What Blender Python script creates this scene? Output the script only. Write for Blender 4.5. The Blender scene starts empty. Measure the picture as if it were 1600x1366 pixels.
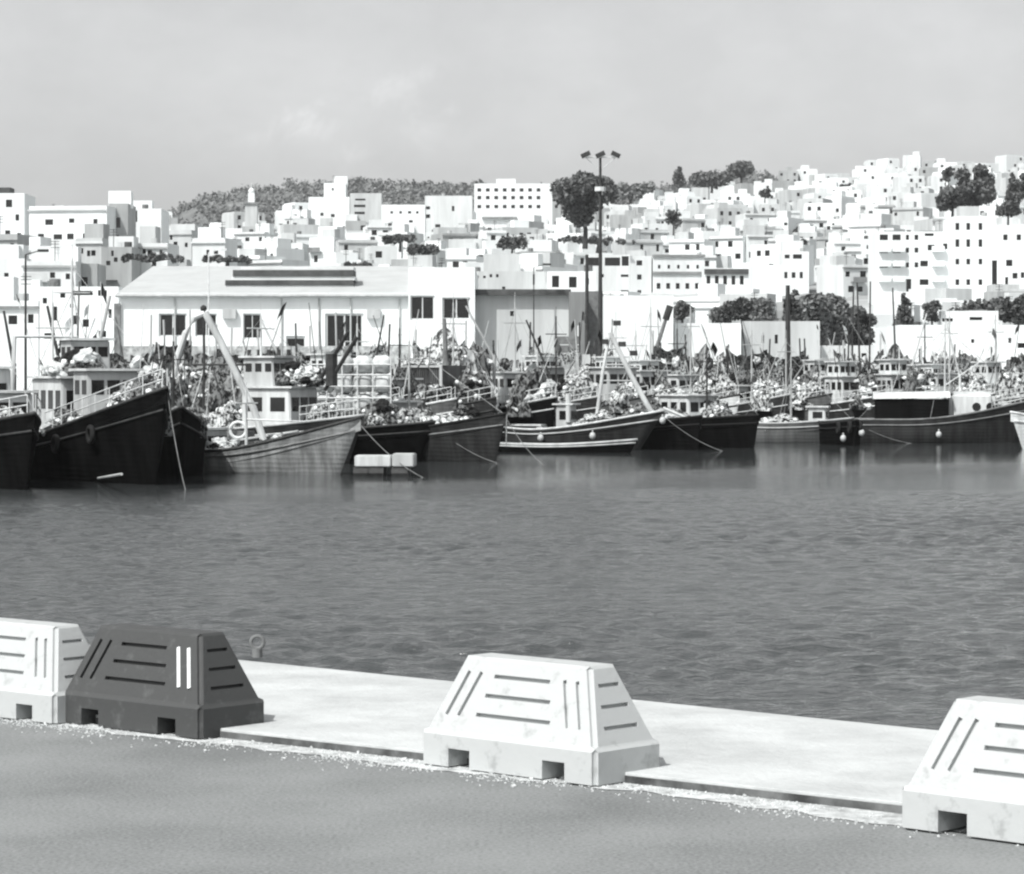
import bpy, bmesh, math, random
from math import radians as R, sin, cos, pi, hypot, atan2
from mathutils import Vector, Matrix, noise
rnd = random.Random(11)
scn = bpy.context.scene
C = scn.collection

# ------------------------------------------------------------------ camera, sky, sun, exposure
F = 4400.0; HZ = 590.0; EYE = 4.26; QZ = 2.6          # focal length in photo pixels, horizon row, eye height over water, quay height
cd = bpy.data.cameras.new('camera'); cam = bpy.data.objects.new('camera', cd); C.objects.link(cam)
cd.sensor_fit = 'HORIZONTAL'; cd.sensor_width = 36; cd.lens = 36 * F / 1600
cd.shift_y = -(683 - HZ) / 1600; cd.clip_start = .5; cd.clip_end = 9000
cam.location = (0, 0, EYE); cam.rotation_euler = (R(90), 0, 0)
scn.camera = cam
SUN_AZ = R(219); SUN_EL = R(50)                        # azimuth from +Y clockwise: behind the camera and to the left
w = bpy.data.worlds.new('World'); scn.world = w; w.use_nodes = True
nt = w.node_tree; nt.nodes.clear()
def N(nt, t, **k):
    n = nt.nodes.new(t)
    for a, b in k.items(): setattr(n, a, b)
    return n
out = N(nt, 'ShaderNodeOutputWorld'); bg = N(nt, 'ShaderNodeBackground')
sky = N(nt, 'ShaderNodeTexSky', sky_type='NISHITA', sun_disc=False, sun_elevation=SUN_EL, sun_rotation=SUN_AZ, air_density=1.0, dust_density=3.0)
hs = N(nt, 'ShaderNodeHueSaturation'); hs.inputs['Saturation'].default_value = .06
nt.links.new(sky.outputs[0], hs.inputs['Color'])
tc = N(nt, 'ShaderNodeTexCoord'); mp = N(nt, 'ShaderNodeMapping'); mp.inputs['Scale'].default_value = (9, 9, 16)
nz = N(nt, 'ShaderNodeTexNoise'); nz.inputs['Scale'].default_value = 1.3; nz.inputs['Detail'].default_value = 7; nz.inputs['Roughness'].default_value = .62
nt.links.new(tc.outputs['Generated'], mp.inputs[0]); nt.links.new(mp.outputs[0], nz.inputs[0])
mr = N(nt, 'ShaderNodeMapRange'); mr.inputs[1].default_value = .42; mr.inputs[2].default_value = .75; mr.inputs[3].default_value = 0; mr.inputs[4].default_value = .16
nt.links.new(nz.outputs[0], mr.inputs[0])
# the little cumulus puffs above the ridge: soft windows round two sky directions, broken by noise
def puff(px, py, rad, gain, wide=1.0):
    d = Vector(((px - 800) / F, 1, (HZ - py) / F)).normalized()
    vs = N(nt, 'ShaderNodeVectorMath', operation='SUBTRACT'); vs.inputs[1].default_value = d
    nt.links.new(tc.outputs['Generated'], vs.inputs[0])
    sc = N(nt, 'ShaderNodeVectorMath', operation='MULTIPLY'); sc.inputs[1].default_value = (1 / wide, 1, 1)
    nt.links.new(vs.outputs[0], sc.inputs[0])
    ln = N(nt, 'ShaderNodeVectorMath', operation='LENGTH'); nt.links.new(sc.outputs[0], ln.inputs[0])
    n2 = N(nt, 'ShaderNodeTexNoise'); n2.inputs['Scale'].default_value = 58; n2.inputs['Detail'].default_value = 9; n2.inputs['Roughness'].default_value = .68; n2.inputs['Distortion'].default_value = .5; nt.links.new(tc.outputs['Generated'], n2.inputs[0])
    ad = N(nt, 'ShaderNodeMath', operation='MULTIPLY_ADD'); ad.inputs[1].default_value = rad * 4.2; nt.links.new(n2.outputs[0], ad.inputs[0]); nt.links.new(ln.outputs['Value'], ad.inputs[2])
    m = N(nt, 'ShaderNodeMapRange', interpolation_type='SMOOTHSTEP'); m.inputs[1].default_value = rad * 1.4; m.inputs[2].default_value = rad * 3.2
    m.inputs[3].default_value = gain; m.inputs[4].default_value = 0
    nt.links.new(ad.outputs[0], m.inputs[0]); return m.outputs[0]
acc = mr.outputs[0]
for a in ((485, 200, .0100, .30, 1.6), (555, 243, .008, .24, 1.5), (625, 150, .011, .22, 1.3), (665, 205, .011, .16, 1.2), (395, 215, .012, .10, 2)):
    s_ = N(nt, 'ShaderNodeMath', operation='ADD'); nt.links.new(acc, s_.inputs[0]); nt.links.new(puff(*a), s_.inputs[1]); acc = s_.outputs[0]
pl = N(nt, 'ShaderNodeMath', operation='ADD'); pl.inputs[1].default_value = 1.0; nt.links.new(acc, pl.inputs[0])
ml = N(nt, 'ShaderNodeVectorMath', operation='SCALE'); nt.links.new(hs.outputs[0], ml.inputs[0]); nt.links.new(pl.outputs[0], ml.inputs['Scale'])
szx = N(nt, 'ShaderNodeSeparateXYZ'); nt.links.new(tc.outputs['Generated'], szx.inputs[0])
flt = N(nt, 'ShaderNodeMapRange'); flt.inputs[1].default_value = .03; flt.inputs[2].default_value = .14; flt.inputs[3].default_value = 1.27; flt.inputs[4].default_value = .86; nt.links.new(szx.outputs['Z'], flt.inputs[0])
ml2 = N(nt, 'ShaderNodeVectorMath', operation='SCALE'); nt.links.new(ml.outputs[0], ml2.inputs[0]); nt.links.new(flt.outputs[0], ml2.inputs['Scale'])
nt.links.new(ml2.outputs[0], bg.inputs[0]); bg.inputs[1].default_value = .111
nt.links.new(bg.outputs[0], out.inputs[0])
sd = bpy.data.lights.new('sun', 'SUN'); sd.energy = 2.9; sd.angle = R(.5); sd.color = (1, .99, .97)
so = bpy.data.objects.new('sun', sd); C.objects.link(so)
sv = Vector((sin(SUN_AZ) * cos(SUN_EL), cos(SUN_AZ) * cos(SUN_EL), sin(SUN_EL)))
so.rotation_euler = (-sv).to_track_quat('-Z', 'Y').to_euler(); so.location = (0, 0, 60)
scn.render.engine = 'CYCLES'
vs = scn.view_settings; vs.view_transform = 'Standard'; vs.look = 'None'; vs.exposure = 0.62; vs.gamma = 1
scn.cycles.filter_width = 2.3

# ------------------------------------------------------------------ helpers
def P(px, py, D): return Vector(((px - 800) / F * D, D, EYE - (py - HZ) / F * D))
def G(px, py, z=0.0):
    D = (EYE - z) * F / (py - HZ); return Vector(((px - 800) / F * D, D, z))
MATS = {}
def mat(name, g, rough=.7, var=.15, scale=2.0, g2=None, spec=.3, bump=0.0, bscale=None, streak=False, metal=0, coord='Object', tint=(.965, 1, 1.0)):
    if name in MATS: return MATS[name]
    m = bpy.data.materials.new(name); m.use_nodes = True; t = m.node_tree; b = t.nodes['Principled BSDF']
    b.inputs['Roughness'].default_value = rough; b.inputs['Specular IOR Level'].default_value = spec; b.inputs['Metallic'].default_value = metal
    tcx = N(t, 'ShaderNodeTexCoord'); mpp = N(t, 'ShaderNodeMapping')
    if streak: mpp.inputs['Scale'].default_value = (1, 1, .12)
    t.links.new(tcx.outputs[coord], mpp.inputs[0])
    n = N(t, 'ShaderNodeTexNoise'); n.inputs['Scale'].default_value = scale; n.inputs['Detail'].default_value = 8; n.inputs['Roughness'].default_value = .65
    t.links.new(mpp.outputs[0], n.inputs[0])
    r = N(t, 'ShaderNodeValToRGB')
    lo = g * (1 - var) if g2 is None else g2; hi = g * (1 + var) if g2 is None else g
    pa, pb = (.45, .55) if name.startswith('net_') else (.33, .44) if name.startswith('plastic') else (.36, .62)
    r.color_ramp.elements[0].position = pa; r.color_ramp.elements[1].position = pb
    for e, v in zip(r.color_ramp.elements, (lo, hi)): e.color = (v * tint[0], v * tint[1], v * tint[2], 1)
    t.links.new(n.outputs[0], r.inputs[0]); t.links.new(r.outputs[0], b.inputs['Base Color'])
    if name.startswith('hull_'):
        wv = N(t, 'ShaderNodeTexWave', wave_type='BANDS', bands_direction='Z'); wv.inputs['Scale'].default_value = 1.5; wv.inputs['Distortion'].default_value = 2.5; wv.inputs['Detail'].default_value = 3; wv.inputs['Detail Scale'].default_value = .6
        t.links.new(tcx.outputs[coord], wv.inputs[0]); bq = N(t, 'ShaderNodeBump'); bq.inputs['Strength'].default_value = .16; bq.inputs['Distance'].default_value = .04
        t.links.new(wv.outputs['Fac'], bq.inputs['Height']); t.links.new(bq.outputs[0], b.inputs['Normal'])
    if bump:
        n2 = N(t, 'ShaderNodeTexNoise'); n2.inputs['Scale'].default_value = bscale or scale * 4; n2.inputs['Detail'].default_value = 5
        t.links.new(tcx.outputs[coord], n2.inputs[0])
        bp = N(t, 'ShaderNodeBump'); bp.inputs['Strength'].default_value = bump; bp.inputs['Distance'].default_value = .05
        t.links.new(n2.outputs[0], bp.inputs['Height']); t.links.new(bp.outputs[0], b.inputs['Normal'])
    MATS[name] = m; return m
class MB:
    def __init__(s): s.bm = bmesh.new()
    def box(s, x0, x1, y0, y1, z0, z1, M=None):
        v = [s.bm.verts.new(p) for p in ((x0,y0,z0),(x1,y0,z0),(x1,y1,z0),(x0,y1,z0),(x0,y0,z1),(x1,y0,z1),(x1,y1,z1),(x0,y1,z1))]
        for f in ((3,2,1,0),(4,5,6,7),(0,1,5,4),(1,2,6,5),(2,3,7,6),(3,0,4,7)): s.bm.faces.new([v[i] for i in f])
        if M is not None:
            for q in v: q.co = M @ q.co
        return s
    def quad(s, pts):
        try: s.bm.faces.new([s.bm.verts.new(p) for p in pts])
        except ValueError: pass
        return s
    def tube(s, pts, r, n=6, r2=None, cap=True):
        pts = [Vector(p) for p in pts]; rings = []
        for i, p in enumerate(pts):
            d = (pts[min(i+1, len(pts)-1)] - pts[max(i-1, 0)]).normalized()
            a = d.cross(Vector((0,0,1)) if abs(d.z) < .9 else Vector((1,0,0))).normalized(); b = d.cross(a)
            rr = r if r2 is None else r + (r2 - r) * i / (len(pts) - 1)
            rings.append([s.bm.verts.new(p + (a*cos(2*pi*k/n) + b*sin(2*pi*k/n)) * rr) for k in range(n)])
        for A, B in zip(rings, rings[1:]):
            for k in range(n): s.bm.faces.new((A[k], A[(k+1)%n], B[(k+1)%n], B[k]))
        if cap: s.bm.faces.new(rings[0][::-1]); s.bm.faces.new(rings[-1])
        return s
    def ball(s, c, r, sub=1, sc=(1,1,1), M=None):
        res = bmesh.ops.create_icosphere(s.bm, subdivisions=sub, radius=r)
        T = Matrix.Translation(c) @ Matrix.Diagonal((*sc, 1))
        
        for q in res['verts']: q.co = (T if M is None else M @ T) @ q.co
        return res['verts']
    def torus(s, c, Rr, r, axis='y', n=14, k=7):
        g = []
        for i in range(n):
            a = 2*pi*i/n; ring = []
            for j in range(k):
                b = 2*pi*j/k; q = (Rr + r*cos(b)); u, v, h = q*cos(a), q*sin(a), r*sin(b)
                ring.append(s.bm.verts.new(Vector(c) + (Vector((u, h, v)) if axis == 'y' else Vector((h, u, v)) if axis == 'x' else Vector((u, v, h)))))
            g.append(ring)
        for i in range(n):
            for j in range(k): s.bm.faces.new((g[i][j], g[(i+1)%n][j], g[(i+1)%n][(j+1)%k], g[i][(j+1)%k]))
        return s
    def mesh(s, name, m, smooth=False):
        bmesh.ops.recalc_face_normals(s.bm, faces=s.bm.faces)
        me = bpy.data.meshes.new(name); s.bm.to_mesh(me); s.bm.free()
        for x in (m if isinstance(m, (list, tuple)) else [m]): me.materials.append(x)
        if smooth:
            for p in me.polygons: p.use_smooth = True
        return me
    def build(s, name, m, parent=None, smooth=False, loc=None):
        o = bpy.data.objects.new(name, s.mesh(name, m, smooth)); C.objects.link(o)
        if parent: o.parent = parent
        if loc is not None: o.location = loc
        return o
def tag(o, label=None, cat=None, group=None, kind=None):
    if label: o['label'] = label
    if cat: o['category'] = cat
    if group: o['group'] = group
    if kind: o['kind'] = kind
    return o
def empty(name, loc, rz=0, label=None, cat=None, group=None):
    o = bpy.data.objects.new(name, None); C.objects.link(o); o.location = loc; o.rotation_euler = (0, 0, rz)
    o.empty_display_size = .3
    return tag(o, label, cat, group)
def inst(me, name, parent=None, loc=(0,0,0), rot=(0,0,0), sc=(1,1,1)):
    o = bpy.data.objects.new(name, me); C.objects.link(o)
    if parent: o.parent = parent
    o.location = loc; o.rotation_euler = rot; o.scale = sc; return o
def copy_tree(o, parent=None):
    c = o.copy(); C.objects.link(c); c.parent = parent
    for ch in list(o.children): copy_tree(ch, c)
    return c
def lerp(tab, x):
    if x <= tab[0][0]: return tab[0][1]
    for (a, u), (b, v) in zip(tab, tab[1:]):
        if x <= b: return u + (v - u) * (x - a) / (b - a)
    return tab[-1][1]

# ------------------------------------------------------------------ materials
M_conc = mat('concrete_pale', .47, .9, .14, 1.8, bump=.2, bscale=30, coord='Object')
M_kerb = mat('kerb_dark', .10, .95, .6, 5)  # dark mottled tone over the whole kerb face
M_plw = mat('plastic_white', .46, .55, .10, 9, g2=.34, spec=.3, bump=.06, bscale=25)
M_plg = mat('plastic_grey', .056, .6, .25, 9, g2=.09, spec=.35, bump=.08, bscale=25)
M_refl = mat('reflector_white', .85, .4, .03, 5)
M_black = mat('rubber_black', .012, .9, .3, 8)
M_hblack = mat('hull_black', .005, .9, .5, 1.5, spec=.02, streak=True)
M_hdark = mat('hull_dark', .022, .75, .5, 1.6, streak=True)
M_hgrey = mat('hull_grey', .22, .65, .35, 2.2, streak=True, spec=.3)
M_hmid = mat('hull_mid', .10, .6, .3, 1.8, streak=True)
M_hwhite = mat('hull_white', .68, .6, .18, 1.8, streak=True)
M_white = mat('paint_white', .68, .6, .14, 1.8, g2=.44, streak=True)
M_lgrey = mat('paint_pale_grey', .42, .6, .2, 1.3, streak=True)
M_mgrey = mat('paint_mid_grey', .16, .6, .3, 2)
M_dkmet = mat('metal_dark', .035, .6, .4, 3)
M_ltmet = mat('metal_light', .6, .5, .15, 3)
M_glass = mat('window_glass', .012, .15, .3, 2, spec=.5)
M_rope = mat('rope', .30, .9, .3, 4)
M_deck = mat('deck_planks', .16, .8, .4, 3)
M_bark = mat('bark', .05, .95, .3, 2)
M_folD = mat('foliage_dark', .12, .8, .5, .35, spec=.15)
M_folF = mat('foliage_far', .19, .85, .35, .05, spec=.1)
M_folM = mat('foliage_mid', .16, .8, .5, .5, spec=.15)
M_netA = mat('net_pale', .62, .95, .3, 7, g2=.03, bump=1, bscale=9)
M_netB = mat('net_dark', .2, .95, .3, 7, g2=.01, bump=1, bscale=9)
M_netC = mat('net_mid', .5, .95, .3, 7.5, g2=.015, bump=1, bscale=9)
M_float = mat('float_white', .75, .5, .1, 3)
M_tarp = mat('tarpaulin', .55, .7, .2, 1.4)
WALLS = [mat('render_white', .76, .85, .06, .35, streak=True), mat('render_bright', .64, .85, .10, .5, streak=True), mat('render_cream', .48, .85, .14, .5, streak=True),
         mat('render_pale_grey', .34, .85, .18, .5, streak=True), mat('render_grey', .20, .85, .25, .5, streak=True)]
WNAME = ['bright white', 'white', 'off-white', 'pale grey', 'grey']
M_roof = mat('roof_deck', .5, .9, .2, .4)
M_trim = mat('trim_dark', .07, .8, .3, 1)

# asphalt: patches, speckle
def asphalt():
    m = bpy.data.materials.new('asphalt'); m.use_nodes = True; t = m.node_tree; b = t.nodes['Principled BSDF']
    b.inputs['Roughness'].default_value = .9; b.inputs['Specular IOR Level'].default_value = .2
    g = N(t, 'ShaderNodeTexCoord')
    a = N(t, 'ShaderNodeTexNoise'); a.inputs['Scale'].default_value = 1.1; a.inputs['Detail'].default_value = 6
    c = N(t, 'ShaderNodeTexNoise'); c.inputs['Scale'].default_value = 60; c.inputs['Detail'].default_value = 4; c.inputs['Roughness'].default_value = .7
    t.links.new(g.outputs['Object'], a.inputs[0]); t.links.new(g.outputs['Object'], c.inputs[0])
    mx = N(t, 'ShaderNodeMath', operation='MULTIPLY_ADD'); mx.inputs[1].default_value = .8; t.links.new(c.outputs[0], mx.inputs[0]); am = N(t, 'ShaderNodeMath', operation='MULTIPLY_ADD'); am.inputs[1].default_value = .5; am.inputs[2].default_value = .25; t.links.new(a.outputs[0], am.inputs[0]); t.links.new(am.outputs[0], mx.inputs[2])
    r = N(t, 'ShaderNodeValToRGB'); r.color_ramp.elements[0].position = .76; r.color_ramp.elements[1].position = 1.04
    r.color_ramp.elements[0].color = (.135, .142, .142, 1); r.color_ramp.elements[1].color = (.245, .255, .255, 1)
    t.links.new(mx.outputs[0], r.inputs[0]); t.links.new(r.outputs[0], b.inputs['Base Color'])
    bp = N(t, 'ShaderNodeBump'); bp.inputs['Strength'].default_value = .5; bp.inputs['Distance'].default_value = .01
    t.links.new(c.outputs[0], bp.inputs['Height']); t.links.new(bp.outputs[0], b.inputs['Normal']); return m
M_asph = asphalt()

def water_mat():
    m = bpy.data.materials.new('water'); m.use_nodes = True; t = m.node_tree; b = t.nodes['Principled BSDF']
    b.inputs['Base Color'].default_value = (.052, .057, .058, 1); b.inputs['IOR'].default_value = 1.33
    g = N(t, 'ShaderNodeTexCoord')
    def nse(sx, sy, d, rot=0):
        mpn = N(t, 'ShaderNodeMapping'); mpn.inputs['Scale'].default_value = (sx, sy, 1); mpn.inputs['Rotation'].default_value = (0, 0, rot)
        n = N(t, 'ShaderNodeTexNoise'); n.inputs['Scale'].default_value = 1; n.inputs['Detail'].default_value = d; n.inputs['Roughness'].default_value = .55; n.inputs['Distortion'].default_value = .4
        t.links.new(g.outputs['Object'], mpn.inputs[0]); t.links.new(mpn.outputs[0], n.inputs[0]); return n.outputs[0]
    n1 = nse(.9, 2.0, 3, .12); n2 = nse(3.4, 6.5, 3, -.12)
    ad = N(t, 'ShaderNodeMath', operation='MULTIPLY_ADD'); ad.inputs[1].default_value = .45; t.links.new(n2, ad.inputs[0]); t.links.new(n1, ad.inputs[2])
    # wind reaches the open basin; the lee of the moored boats lies calm
    sp = N(t, 'ShaderNodeSeparateXYZ'); t.links.new(g.outputs['Object'], sp.inputs[0])
    big = nse(.03, .05, 3)
    off = N(t, 'ShaderNodeMath', operation='MULTIPLY_ADD'); off.inputs[1].default_value = -28; t.links.new(big, off.inputs[0]); t.links.new(sp.outputs['Y'], off.inputs[2])
    xs = N(t, 'ShaderNodeMath', operation='MULTIPLY_ADD'); xs.inputs[1].default_value = -.75; t.links.new(sp.outputs['X'], xs.inputs[0]); t.links.new(off.outputs[0], xs.inputs[2])
    r = N(t, 'ShaderNodeMapRange', interpolation_type='SMOOTHSTEP'); r.inputs[1].default_value = 82; r.inputs[2].default_value = 112; r.inputs[3].default_value = 1; r.inputs[4].default_value = .055
    t.links.new(xs.outputs[0], r.inputs[0])
    rr = N(t, 'ShaderNodeMapRange'); rr.inputs[1].default_value = .055; rr.inputs[2].default_value = 1; rr.inputs[3].default_value = .03; rr.inputs[4].default_value = .14
    t.links.new(r.outputs[0], rr.inputs[0]); t.links.new(rr.outputs[0], b.inputs['Roughness'])
    bp = N(t, 'ShaderNodeBump'); bp.inputs['Distance'].default_value = .22; t.links.new(ad.outputs[0], bp.inputs['Height']); t.links.new(r.outputs[0], bp.inputs['Strength'])
    t.links.new(bp.outputs[0], b.inputs['Normal']); return m

# ------------------------------------------------------------------ the setting: water, near quay, road, far quay, town hill
mb = MB(); NY, NX = 640, 250; ww_ = lambda y: y*.215 + 3; gr = []
for j in range(NY+1):
    y = 31 + (128-31) * j/NY; row = []
    for i in range(NX+1):
        u = 2*i/NX - 1; x = u*ww_(y)
        wnd = noise.noise(Vector((x*.05, y*.09, 1.5))); open_ = 1 - min(1, max(0, (y - x*.25 + wnd*16 - 88) / 20)); open_ = open_*open_*(3-2*open_)
        f = (.025 + .975*open_) * min(1, (1-abs(u))*12, j/12, (NY-j)/12) * (1 + .7*wnd)
        z = .016*noise.noise(Vector((x*.8, y*.7, 0))) + .026*noise.noise(Vector((x*1.5+y*.2, y*1.6, 7))) + .018*noise.noise(Vector((x*2.8, y*2.9-x*.4, 3)))
        row.append(mb.bm.verts.new((x, y, z*f*2.2)))
    gr.append(row)
for A, B in zip(gr, gr[1:]):
    for i in range(NX): mb.bm.faces.new((A[i], A[i+1], B[i+1], B[i]))
NV = mb.bm.verts.new
o_ = [NV((-900, 8, 0)), NV((900, 8, 0)), NV((900, 420, 0)), NV((-900, 420, 0))]; c4 = [gr[0][0], gr[0][-1], gr[-1][-1], gr[-1][0]]
sides = [gr[0], [q[-1] for q in gr], gr[-1][::-1], [q[0] for q in gr][::-1]]
for k in range(4):
    a_, b_ = o_[k], o_[(k+1) % 4]; sd = sides[k]
    mb.bm.faces.new((a_, b_, sd[-1]))
    for p_, q_ in zip(sd, sd[1:]): mb.bm.faces.new((a_, q_, p_))
tag(mb.build('water', water_mat(), smooth=True), kind='structure')
e1, e2 = G(400, 1030, QZ+.06), G(1460, 1136, QZ+.06)                     # waterside edge of the coping
k1, k2 = G(415, 1141, QZ+.06), G(1400, 1247, QZ+.06)                     # landward edge of the coping
qd = (e1 - e2).normalized(); 
e1x, e2x = e1 + qd*60, e2 - qd*25; kd = (k1 - k2).normalized(); k1x, k2x = k1 + kd*60, k2 - kd*25
mb = MB(); zt = QZ + .046
segs = 1
for i in range(segs):                                                     # coping slabs with thin joints
    a, b = i/segs, (i+1)/segs - .00003
    p = [k1x.lerp(k2x, a), k1x.lerp(k2x, b), e1x.lerp(e2x, b), e1x.lerp(e2x, a)]
    v0 = [mb.bm.verts.new((q.x, q.y, zt)) for q in p]; v1 = [mb.bm.verts.new((q.x, q.y, -2)) for q in p]
    mb.bm.faces.new(v0)
    for j in range(4): mb.bm.faces.new((v0[j], v0[(j+1)%4], v1[(j+1)%4], v1[j]))
bmesh.ops.bevel(mb.bm, geom=[e for e in mb.bm.edges if all(abs(v.co.z - zt) < 1e-4 for v in e.verts)], offset=.0015, segments=1, affect='EDGES')
tag(mb.build('quay_edge', M_conc), kind='structure')
perp = Vector((-kd.y, kd.x, 0)); perp = perp if perp.y < 0 else -perp
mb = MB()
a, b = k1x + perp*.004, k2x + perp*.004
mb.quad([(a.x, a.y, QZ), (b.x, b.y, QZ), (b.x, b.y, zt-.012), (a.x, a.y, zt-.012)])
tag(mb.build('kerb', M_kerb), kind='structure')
mb = MB(); a, b = k1x, k2x
far = -perp*0.0
mb.quad([(a.x, a.y, QZ), (b.x, b.y, QZ), (b.x-60, b.y-70, QZ), (a.x-90, a.y-70, QZ)])
tag(mb.build('road', M_asph), kind='structure')

EDGE = [(-900, 150), (0, 152), (600, 158), (800, 176), (1000, 196), (1300, 216), (2400, 236)]
mb = MB(); pts = []
for px in range(-2600, 4300, 100):
    D = lerp(EDGE, px); pts.append(P(px, 0, D).xy)
for a, b in zip(pts, pts[1:]):
    A, B = a*(300/a.y), b*(300/b.y)
    mb.quad([(a.x, a.y, 2.25), (b.x, b.y, 2.25), (B.x, B.y, 2.25), (A.x, A.y, 2.25)])
    mb.quad([(a.x, a.y, -2), (b.x, b.y, -2), (b.x, b.y, 2.25), (a.x, a.y, 2.25)])
tag(mb.build('far_quay', mat('quay_ground', .4, .9, .2, .2)), kind='structure')

SKY = [(-900, 360), (0, 376), (200, 378), (300, 382), (450, 372), (520, 352), (640, 364), (800, 352), (900, 358), (1000, 334), (1100, 322), (1200, 304), (1300, 288), (1400, 268), (1600, 266), (2400, 300)]
DTOP = [(-900, 650), (0, 650), (300, 820), (800, 950), (1100, 1150), (1300, 1300), (2400, 1350)]
def ztop(px): return EYE + (HZ - lerp(SKY, px)) * lerp(DTOP, px) / F
def zter(px, D):
    T = lerp(DTOP, px); t = max(0, (D - 296) / (T - 296))
    if t <= 1: return 2.3 + (ztop(px) - 2.3) * t ** 1.15
    return ztop(px) * max(.0, 1 - (t - 1) * .9)
def zxy(x, y): return zter(800 + x * F / y, y)
mb = MB(); grid = []
DS = [292, 296] + [310 + 28 * i for i in range(22)] + [930 + 55 * i for i in range(20)]
for D in DS:
    grid.append([mb.bm.verts.new((*(P(px, 0, D).xy), zter(px, D) + (noise.noise(Vector((px*.02, D*.02, 0)))*.8 if D > 300 else -.06))) for px in range(-900, 2500, 40)])
for A, B in zip(grid, grid[1:]):
    for i in range(len(A)-1): mb.bm.faces.new((A[i], A[i+1], B[i+1], B[i]))
tag(mb.build('hillside', mat('hill_earth', .5, .95, .3, .03, g2=.16)), kind='structure')

# ------------------------------------------------------------------ trees
def leaves(mb, blobs, n, size, rs, flat=.6):
    tot = sum(b[3]**2 for b in blobs)
    for (x, y, z, r, *q) in blobs:
        fz = q[0] if q else .8
        for _ in range(int(3.0 * n * r*r / tot)):
            d = Vector((rs.gauss(0,1), rs.gauss(0,1), rs.gauss(0,1))).normalized() * r * (rs.random() ** .28)
            c = Vector((x, y, z)) + Vector((d.x, d.y, d.z * fz)); s = size * rs.uniform(.4, 1.1)
            u = Vector((rs.uniform(-1,1), rs.uniform(-1,1), rs.uniform(-.6,.6))).normalized(); v = u.cross(Vector((rs.uniform(-1,1), rs.uniform(-1,1), rs.uniform(-1,1)))).normalized()
            k = rs.randint(4, 5)
            mb.quad([c + (u*cos(2*pi*i/k) + v*sin(2*pi*i/k)) * s * rs.uniform(.6, 1.1) for i in range(k)])
def tree(base, H, W, label, kind='tree', n=900, size=.35, seed=0, m=None, cat='tree', group=None, shape='round', name='broadleaf_tree'):
    rs = random.Random(seed); root = empty(name, base, 0, label, cat, group); blobs = []
    if shape == 'umbrella':
        for i in range(22):
            a = rs.uniform(0, 2*pi); q = rs.random()**.6 * W * .36; blobs.append((q*cos(a), q*sin(a), H*.77 - q*q/W*.6 + rs.uniform(-.13, .08)*H, W*rs.uniform(.16, .22), .8))
        for i in range(7):
            a = rs.uniform(0, 2*pi); q = rs.random() * W * .2; blobs.append((q*cos(a) - W*.08, q*sin(a), H*rs.uniform(.46, .62), W*rs.uniform(.13, .18), .8))
        for i in range(12): blobs.append((-W*.08 + rs.uniform(-.12,.12)*W, rs.uniform(-.1,.1)*W, H*rs.uniform(.30, .5), W*.13, 1))
        t0 = .3
    elif W > 1.5*H:
        for i in range(26): blobs.append((rs.uniform(-.46, .46)*W, rs.uniform(-.15, .15)*W, H*rs.uniform(.3, .7), H*rs.uniform(.2, .36), .9))
        t0 = .25
    elif shape == 'cone':
        for i in range(9): blobs.append((rs.uniform(-.1,.1)*W, rs.uniform(-.1,.1)*W, H*(.2+.085*i), W*.5*(1-.095*i)*rs.uniform(.75,1), .9))
        t0 = .3
    else:
        for i in range(18):
            a = rs.uniform(0, 2*pi); q = rs.random()**.5 * W * .36; blobs.append((q*cos(a), q*sin(a), H*rs.uniform(.32, .84) - q/W*H*.2, W*rs.uniform(.14, .24), .85))
        t0 = .4
    mb = MB(); leaves(mb, blobs, n, size, rs); mb.build('crown', m or M_folD, root)
    mb = MB(); mb.tube([(0,0,-1.5), (W*.01,0,H*t0*.5), (-W*.02,0,H*t0), (0,0,H*.75)], W*.035+.08, 7, r2=W*.012)
    for b in blobs[:6]: mb.tube([(0,0,H*t0*.8), (b[0]*.5, b[1]*.5, (H*t0+b[2])*.5), b[:3]], W*.015+.03, 5, r2=.03)
    mb.build('trunk', M_bark, root); return root

# forest on the far ridge: a wood too far to count
RIDGE = [(180, 345), (262, 328), (300, 310), (345, 296), (400, 286), (450, 280), (500, 277), (560, 276), (640, 281), (740, 281), (800, 288), (880, 292), (960, 288), (1040, 286), (1090, 282), (1110, 270), (1150, 258), (1185, 264), (1230, 275), (1300, 300), (1500, 330)]
def zr(px, D): return EYE + (HZ - lerp(RIDGE, px)) * 1650 / F - ((D - 1650) / 90) ** 2 - 4
mb = MB(); g = []
for D in range(1100, 2200, 60): g.append([mb.bm.verts.new((*(P(px,0,D).xy), max(-5, zr(px, D) if D > 1650 else (EYE + (HZ - lerp(RIDGE, px))*1650/F - 4) * ((D-1000)/650)))) for px in range(100, 1560, 20)])
for A, B in zip(g, g[1:]):
    for i in range(len(A)-1): mb.bm.faces.new((A[i], A[i+1], B[i+1], B[i]))
tag(mb.build('hills', mat('scrub_ground', .16, .95, .3, .02)), kind='structure')
mb = MB(); rs = random.Random(5)
for i in range(1500):
    px = rs.uniform(190, 1330); D = 1650 - rs.random()**1.3 * 330
    z = (EYE + (HZ - lerp(RIDGE, px))*1650/F - 4) * ((D-1000)/650)
    p = P(px, 0, D); r = rs.uniform(2.5, 5)
    for k in range(34):
        d = Vector((rs.gauss(0,1), rs.gauss(0,1), rs.gauss(0,.7))) * r * .45
        c = Vector((p.x, p.y, z + r*.35)) + d; s = rs.uniform(.45, 1.2)
        u = Vector((rs.uniform(-1,1), rs.uniform(-.5,.5), rs.uniform(-1,1))).normalized(); v = u.cross(Vector((rs.uniform(-1,1), rs.uniform(-1,1), rs.uniform(-1,1)))).normalized()
        mb.quad([c + u*s, c + v*s, c - u*s, c - v*s])
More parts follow.
